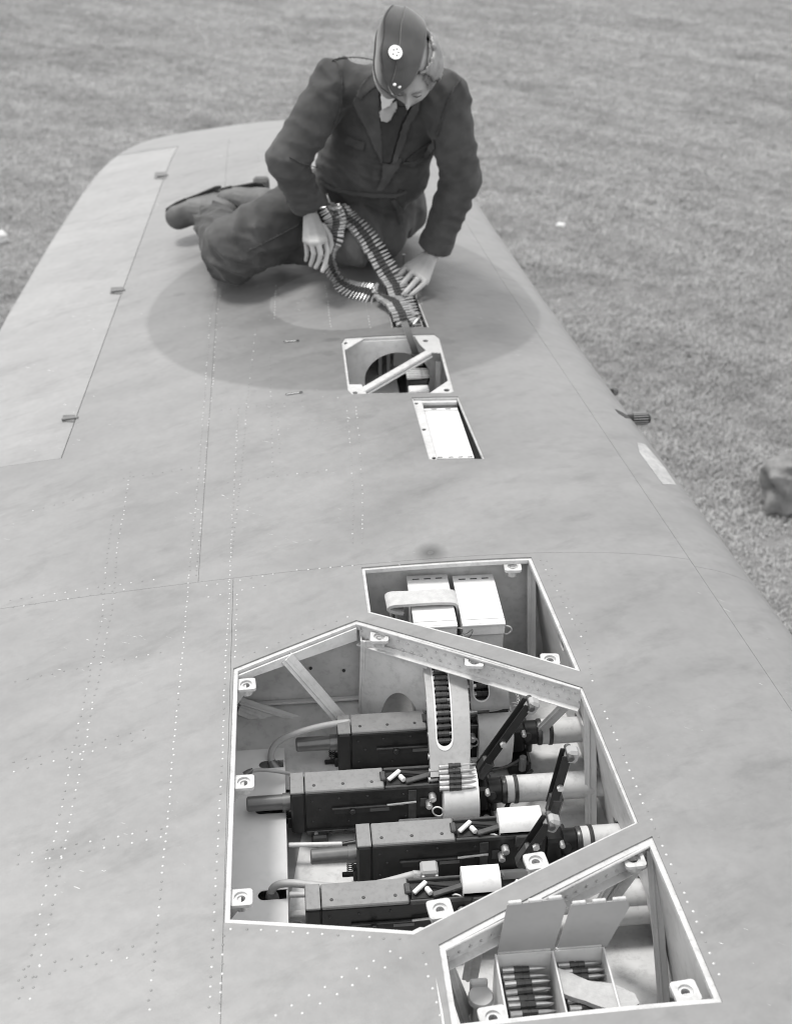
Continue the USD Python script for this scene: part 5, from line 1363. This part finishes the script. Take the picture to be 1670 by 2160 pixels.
ridge = [cap_shell(.001, 0, .9).vertices[k * 34] for k in range(3, 38)]
airman.part('cap_seam', tube(ridge, .0022, 6), 'cap_cloth', True, parent=airman_cap)

# hair on the left of the head, below the cap
def hair():
    s = trimesh.creation.icosphere(4); v = s.vertices; keep = (v[:, 2] > -.42) & (v[:, 2] < .70) & (v[:, 0] > -.98) & (v[:, 1] < .80 - .30 * np.abs(v[:, 0])) & ~((v[:, 1] > .34) & (v[:, 2] < .12)) & ~((np.abs(v[:, 0]) > .8) & (v[:, 2] < -.05) & (v[:, 1] > -.3))
    fm = keep[s.faces].all(1)
    X, Y, Z = v[:, 0] * .081, v[:, 1] * .103, v[:, 2] * .119
    st = .0025 * np.sin(np.arctan2(v[:, 2], v[:, 0]) * 34 + 4 * meshkit.noise(v * 3, 2)) + .003 * meshkit.fbm(v * 6, 3, 3)
    P = HC + np.outer(X, HL) * 1 + np.outer(Y, HF) + np.outer(Z, HU) + (np.outer(v[:, 0], HL) + np.outer(v[:, 1], HF) + np.outer(v[:, 2], HU)) * st[:, None]
    t = trimesh.Trimesh(P, s.faces[fm], process=False); t.remove_unreferenced_vertices(); t.fix_normals(); return thicken(t, .012)
hr = airman.part('hair', hair(), 'hair_look', True, label='wavy brushed-back hair')
rr = np.random.default_rng(5); ST = []
for k in range(170):
    th = rr.uniform(-.05, .72); y0_ = rr.uniform(.45, .72); pts = []
    for s in np.linspace(0, 1, 7):
        y = y0_ - s * rr.uniform(.9, 1.0) * .9; tt = th + .12 * s + .06 * math.sin(7 * s + k)
        r = math.sqrt(max(.02, 1 - y * y)); l, u = math.cos(tt) * r, math.sin(tt) * r
        pts.append(hp(l * .0835, y * .106, u * .122))
    ST.append(tube(pts, np.array([.6, 1, 1, 1, 1, .8, .4]) * .0016, 4))
airman.part('hair_strands', cat(ST), 'hair_look', True, kind='stuff', parent=hr)

# garment details laid on the cloth: cast along the line of sight onto the overalls, then lifted off along the normal
_cache = {}
def onto(mesh, pts, lift):
    if id(mesh) not in _cache:
        v = mesh.vertices - EYE_P; Z = v @ C_F; u = np.stack([835 + FPX * (v @ C_R) / Z, 1080 - FPX * (v @ C_U) / Z], 1)
        tu = u[mesh.faces]; front = np.einsum('ij,ij->i', mesh.face_normals, EYE_P - mesh.triangles_center) > 0
        _cache[id(mesh)] = (tu.min(1), tu.max(1), np.array(mesh.triangles), np.array(mesh.face_normals), front)
    mn, mx, tris, nrm, front = _cache[id(mesh)]; pts = np.asarray(pts, float); out = []
    sel = np.nonzero(front & ((mn <= pts.max(0)) & (mx >= pts.min(0))).all(1))[0]
    if not len(sel): return [None] * len(pts)
    a0, b0 = mn[sel], mx[sel]; e1, e2 = tris[sel, 1] - tris[sel, 0], tris[sel, 2] - tris[sel, 0]; o = EYE_P - tris[sel, 0]; g = np.cross(o, e1)
    for q in pts:
        r = ray(*q); c = np.nonzero((a0[:, 0] <= q[0]) & (b0[:, 0] >= q[0]) & (a0[:, 1] <= q[1]) & (b0[:, 1] >= q[1]))[0]
        if not len(c): out.append(None); continue
        h = np.cross(r, e2[c]); det = np.einsum('ij,ij->i', e1[c], h); det = np.where(np.abs(det) < 1e-14, 1e-14, det)
        x = np.einsum('ij,ij->i', o[c], h) / det; y = g[c] @ r / det; t = np.einsum('ij,ij->i', e2[c], g[c]) / det
        ok = (x > -1e-6) & (y > -1e-6) & (x + y < 1 + 1e-6) & (t > 0)
        if not ok.any(): out.append(None); continue
        k = np.argmin(np.where(ok, t, 1e9)); out.append((EYE_P + r * t[k], nrm[sel[c[k]]]))
    return out
def patch(name, px_poly, mat, lift=.004, target=None, label=None, step=5, parent=None, smooth_it=10):
    target = target or ov
    pg = shapely.segmentize(Polygon(px_poly), step)
    x0, y0, x1, y1 = pg.bounds; V2, F = [], []; n = 0
    gx, gy = np.arange(x0, x1 + step, step), np.arange(y0, y1 + step, step)
    for a in gx:
        for b in gy:
            pc = pg.intersection(sbox(a, b, a + step, b + step))
            for s in getattr(pc, 'geoms', [pc]):
                if s.geom_type != 'Polygon' or s.area < .02: continue
                v, f = trimesh.creation.triangulate_polygon(s, engine='earcut'); V2.append(v); F.append(f + n); n += len(v)
    t2 = trimesh.Trimesh(np.column_stack([np.vstack(V2), np.zeros(n)]), np.vstack(F), process=False); t2.merge_vertices(digits_vertex=3)
    hit = onto(target, t2.vertices[:, :2], lift)
    ok = [h is not None for h in hit]
    if not any(ok): return None
    P = np.array([h[0] if h is not None else [np.nan] * 3 for h in hit])
    good = np.array(ok); dist = np.linalg.norm(P - EYE_P, axis=1)
    # steady the depth: the patch is a cloth layer, smoother than the folds beneath
    adj = t2.vertex_neighbors; R = np.array([ray(*q) for q in t2.vertices[:, :2]]); R /= np.linalg.norm(R, axis=1, keepdims=True)
    dist[~good] = np.nanmedian(dist[good]); d0 = dist.copy()
    for _ in range(smooth_it):
        dist = np.minimum(np.array([np.mean(dist[a]) if len(a) else dist[i] for i, a in enumerate(adj)]), d0)
    P = EYE_P + R * (dist - lift)[:, None]
    t = trimesh.Trimesh(P, t2.faces, process=False)
    if np.mean(np.einsum('ij,ij->i', t.face_normals, EYE_P - t.triangles_center)) < 0: t.invert()
    return airman.part(name, thicken(t, .0035), mat, True, label=label, parent=parent)
patch('jumper', [(800, 205), (835, 225), (866, 222), (846, 262), (836, 300), (824, 340), (806, 342), (802, 270)], 'jumper', .004, label='dark knitted jumper in the open front')
patch('tie', [(800, 236), (812, 222), (836, 212), (838, 226), (824, 250), (816, 257), (804, 254)], 'tie_cloth', .010)
patch('shirt_collar', [(806, 160), (822, 178), (833, 206), (822, 222), (806, 230), (803, 205)], 'shirt', .014, label='pale shirt collar')
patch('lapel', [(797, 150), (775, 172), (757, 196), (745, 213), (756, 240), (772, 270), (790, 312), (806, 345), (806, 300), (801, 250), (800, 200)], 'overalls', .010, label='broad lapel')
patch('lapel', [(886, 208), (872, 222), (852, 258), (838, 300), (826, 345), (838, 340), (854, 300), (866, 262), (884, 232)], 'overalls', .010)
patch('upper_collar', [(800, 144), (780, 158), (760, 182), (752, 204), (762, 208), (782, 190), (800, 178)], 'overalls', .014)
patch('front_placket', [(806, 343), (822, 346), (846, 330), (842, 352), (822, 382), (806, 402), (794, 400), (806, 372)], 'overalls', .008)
patch('pocket', [(914, 294), (917, 312), (900, 336), (872, 350), (848, 346), (852, 341), (874, 338), (896, 322)], 'overalls', .010, label='sagging breast pocket edge')
patch('pocket_mouth', [(912, 297), (910, 312), (892, 330), (868, 340), (853, 339), (872, 322), (894, 306)], 'jumper', .005)
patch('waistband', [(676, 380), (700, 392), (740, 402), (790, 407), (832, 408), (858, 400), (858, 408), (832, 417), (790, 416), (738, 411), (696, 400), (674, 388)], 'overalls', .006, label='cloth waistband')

def seam(pts, w=2.2, lift=.0015):
    q = spline(np.array([[*a, 0] for a in pts], float), 24)[:, :2]; d = np.gradient(q, axis=0); d /= np.linalg.norm(d, axis=1, keepdims=True); n = np.stack([-d[:, 1], d[:, 0]], 1) * w / 2
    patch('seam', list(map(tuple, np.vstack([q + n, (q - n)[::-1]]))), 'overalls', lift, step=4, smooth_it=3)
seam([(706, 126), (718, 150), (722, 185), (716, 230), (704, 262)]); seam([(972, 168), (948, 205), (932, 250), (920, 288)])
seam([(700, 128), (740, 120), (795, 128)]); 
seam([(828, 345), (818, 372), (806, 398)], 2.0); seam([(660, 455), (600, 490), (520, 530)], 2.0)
seam([(610, 330), (640, 345), (668, 352)], 1.8)
def button(px, py, r=.0075):
    h = onto(ov, np.array([[px, py]]), 0)[0]
    if h is not None:
        c = h[0] - ray(px, py) / np.linalg.norm(ray(px, py)) * .010
        airman.part('button', lathe(c + h[1] * .002, c - h[1] * .003, [(0, r * .8), (.002, r), (.005, r)], 12), 'jumper', 35)
for q in ((812, 360), (803, 384), (768, 232), (880, 345), (845, 404)): button(*q)
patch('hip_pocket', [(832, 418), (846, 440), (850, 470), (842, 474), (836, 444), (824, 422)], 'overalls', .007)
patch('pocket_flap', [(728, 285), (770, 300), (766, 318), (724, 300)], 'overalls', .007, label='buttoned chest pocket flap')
# rolled cuffs
def cuff(wr, elb, r0, r1, w, back):
    e = nz(J[wr] - J[elb]); c = J[wr] - e * back
    m = lathe(c - e * w, c + e * .004, [(0, r0 * .9), (.002, r0), (w * .5, (r0 + r1) / 2 + .002), (w, r1), (w + .004, r1 - .004)], 30)
    v = m.vertices; m.vertices = v + (meshkit.fbm(v * 26, 3, 4)[:, None] - .5) * .010 * nz(np.array([1, -1, 1]))
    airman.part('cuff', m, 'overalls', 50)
cuff('lwr', 'lelb', .058, .060, .048, .018)
cuff('rwr', 'relb', .056, .058, .030, .022)
# ring on the left hand
f = lh_f[2]; d = nz(f[1] - f[0]); c = f[0] + (f[1] - f[0]) * .45
s = nz(np.cross(d, (0, 0, 1))); u_ = np.cross(s, d)
airman.part('finger_ring', tube([c + (s * math.cos(k) + u_ * math.sin(k)) * .0103 for k in np.linspace(0, 2 * np.pi, 19)], .0016, 6), 'steel_bright', True)
# badge and buttons on the cap
hb = onto(capm, np.array([[834, 109], [832, 176], [842, 181]]), 0)
if hb[0] is not None:
    p, n = hb[0]; p = p - ray(834, 109) / np.linalg.norm(ray(834, 109)) * .011; n = nz(n - .5 * ray(834, 109) / np.linalg.norm(ray(834, 109)))
    T = frame(p, np.cross(n, (0, 0, 1)), n)
    b = m3d.CrossSection.circle(.0255, 32)
    pg = Point(0, 0).buffer(.0185, 16)
    pg = unary_union([pg] + [Point(.0185 * math.cos(k), .0185 * math.sin(k)).buffer(.0026, 5) for k in np.linspace(0, 6.28, 22)])
    for a, r in ((.6, .009), (1.9, .010), (3.0, .009), (4.1, .010), (5.3, .008)): pg = pg.difference(Point(r * math.cos(a), r * math.sin(a)).buffer(.0027, 6))
    airman.part('cap_badge', plate(pg, T, .004), 'brass_badge', parent=airman_cap, label='bright round pierced cap badge')
for k in (1, 2):
    if hb[k] is not None:
        t = trimesh.creation.icosphere(2, .0065); t.apply_translation(hb[k][0]); airman.part('cap_button', t, 'brass_badge', True, parent=airman_cap)

# boots
def boot(heel, ank, toe, label, leg, away):
    heel, ank, toe = onz(*heel), onz(*ank), onz(*toe)
    ball_ = heel + (toe - heel) * .66
    m = m3d.Manifold.batch_hull([ball(heel, .036), ball(ank, .056), ball(onz(*leg), .062)]) + m3d.Manifold.batch_hull([ball(ank, .054), ball(ball_, .050), ball(heel, .036)]) + bone(ball_, toe, .051, .049)
    t = smooth_m(m, .012, 14)
    b = airman.part('boot', t, 'boot_leather', True, label=label)
    # sole and heel on the side turned away from the shin
    along = nz(toe - heel); away = nz(away); away = nz(away - along * (away @ along)); acr = np.cross(along, away)
    L = np.linalg.norm(toe - heel); base = heel + away * .033
    pts = []
    for s, w in ((-.040, .022), (-.02, .034), (.05, .032), (.11, .036), (L * .72, .040), (L * .95, .038), (L + .028, .022)): pts.append((s, w))
    pg = Polygon([(s, w) for s, w in pts] + [(s, -w) for s, w in pts[::-1]]).buffer(.006, 5)
    T = frame(base, along, -away)
    airman.part('sole', plate(pg, T, .004), 'sole_rubber', parent=b)
boot((452, 424, .085), (448, 452, .07), (376, 456, .052), 'scuffed leather boot lying on its side', (470, 458, .085), (-.3, .75, .75))
boot((534, 414, .135), (532, 428, .12), (484, 423, .115), 'second boot tucked behind', (560, 432, .13), (-.2, .8, .75))
pq = onz(552, 384, .06)
airman.part('pouch', bx(pq - [.035, 0, .06], pq + [.03, .05, .012], .022), 'sole_rubber', label='dark leather pouch behind the hip')

# ------------------------------------------------------------------ the belt in his hands
def held_belt():
    pts = [(868, 690, -.005), (852, 668, .02), (838, 640, .035), (818, 628, .03), (780, 618, .02), (742, 610, .015), (712, 592, .03), (697, 565, .075), (692, 535, .13), (699, 505, .175), (706, 478, .20), (704, 452, .225), (693, 435, .235),
           (706, 432, .24), (728, 452, .225), (752, 474, .20), (774, 500, .165), (792, 528, .125), (808, 556, .09), (824, 582, .055), (838, 606, .035), (850, 634, .01), (862, 664, -.01)]
    p = spline([onz(*q) for q in pts], 240)
    # direction in which the rounds point, chosen along the belt
    key = [(0, (.9, .35, .1)), (.12, (.9, .5, .1)), (.22, (.15, -.9, -.25)), (.32, (-.1, -.9, -.2)), (.42, (-.75, -.6, -.2)), (.50, (-.85, .1, -.3)), (.56, (-.9, .1, -.2)), (.62, (-.7, .5, .3)), (.68, (.55, .75, .2)), (.76, (.9, .3, .1)), (.88, (1, .05, .0)), (1, (1, .0, 0))]
    s = np.linspace(0, 1, 240); a = np.stack([np.interp(s, [k[0] for k in key], [k[1][i] for k in key]) for i in range(3)], 1)
    tg = np.gradient(p, axis=0); tg /= np.linalg.norm(tg, axis=1, keepdims=True)
    a = a - tg * np.einsum('ij,ij->i', a, tg)[:, None]; a /= np.linalg.norm(a, axis=1, keepdims=True)
    t = Thing('cartridge_belt', 'long belt of cartridges looped through the kneeling man\'s hands', 'ammunition belt', p[120])
    L = np.linalg.norm(np.diff(p, axis=0), axis=1).sum()
    belt(t, p, a, int(L / .0132))
held_belt()
lay = Thing('cartridge_belt', 'coil of cartridges lying in the slot box under the hand', 'ammunition belt', onz(858, 660, -.05))
belt(lay, spline([onz(838, 612, -.03), onz(846, 640, -.03), onz(856, 670, -.03), onz(868, 686, -.035)], 20), (1, .1, 0), 9)
belt(lay, spline([onz(862, 640, -.045), onz(872, 662, -.04), onz(882, 684, -.04)], 20), (.8, .6, .3), 6)
# feed strap from the belt over the hatch edge
sp3 = spline([onz(846, 664, .012), onz(856, 690, .014), onz(864, 712, .006), onz(872, 734, -.02), onz(878, 752, -.06)], 24)
stp = Thing('feed_strap', 'dark webbing strap from the belt down into the hatch', 'strap', sp3[8])
stp.part('strap', ribbon(sp3, nz([1, .25, 0]), .022, .003), 'cap_cloth', 40)
stp.part('buckle', bar(sp3[-3] - [.014, 0, 0], sp3[-3] + [.014, 0, .0], .02, .008), 'steel_dark')
stp.part('end_tag', bar(sp3[0] - [.006, -.006, -.004], sp3[1] + [.004, 0, .004], .014, .006), 'steel_bright')
# slim pin standing by the hand
q = at(851, 560)
pn = Thing('locking_pin', 'slim pin standing upright beside the man\'s left hand', 'pin', q)
pn.part('shank', cyl(q, q + [0, 0, .042], .0012, 6, .0002), 'steel_dark', 40)
pn.part('head', cyl(q + [-.006, 0, .042], q + [.006, 0, .042], .0018, 6, .0003), 'steel_bright', 40)
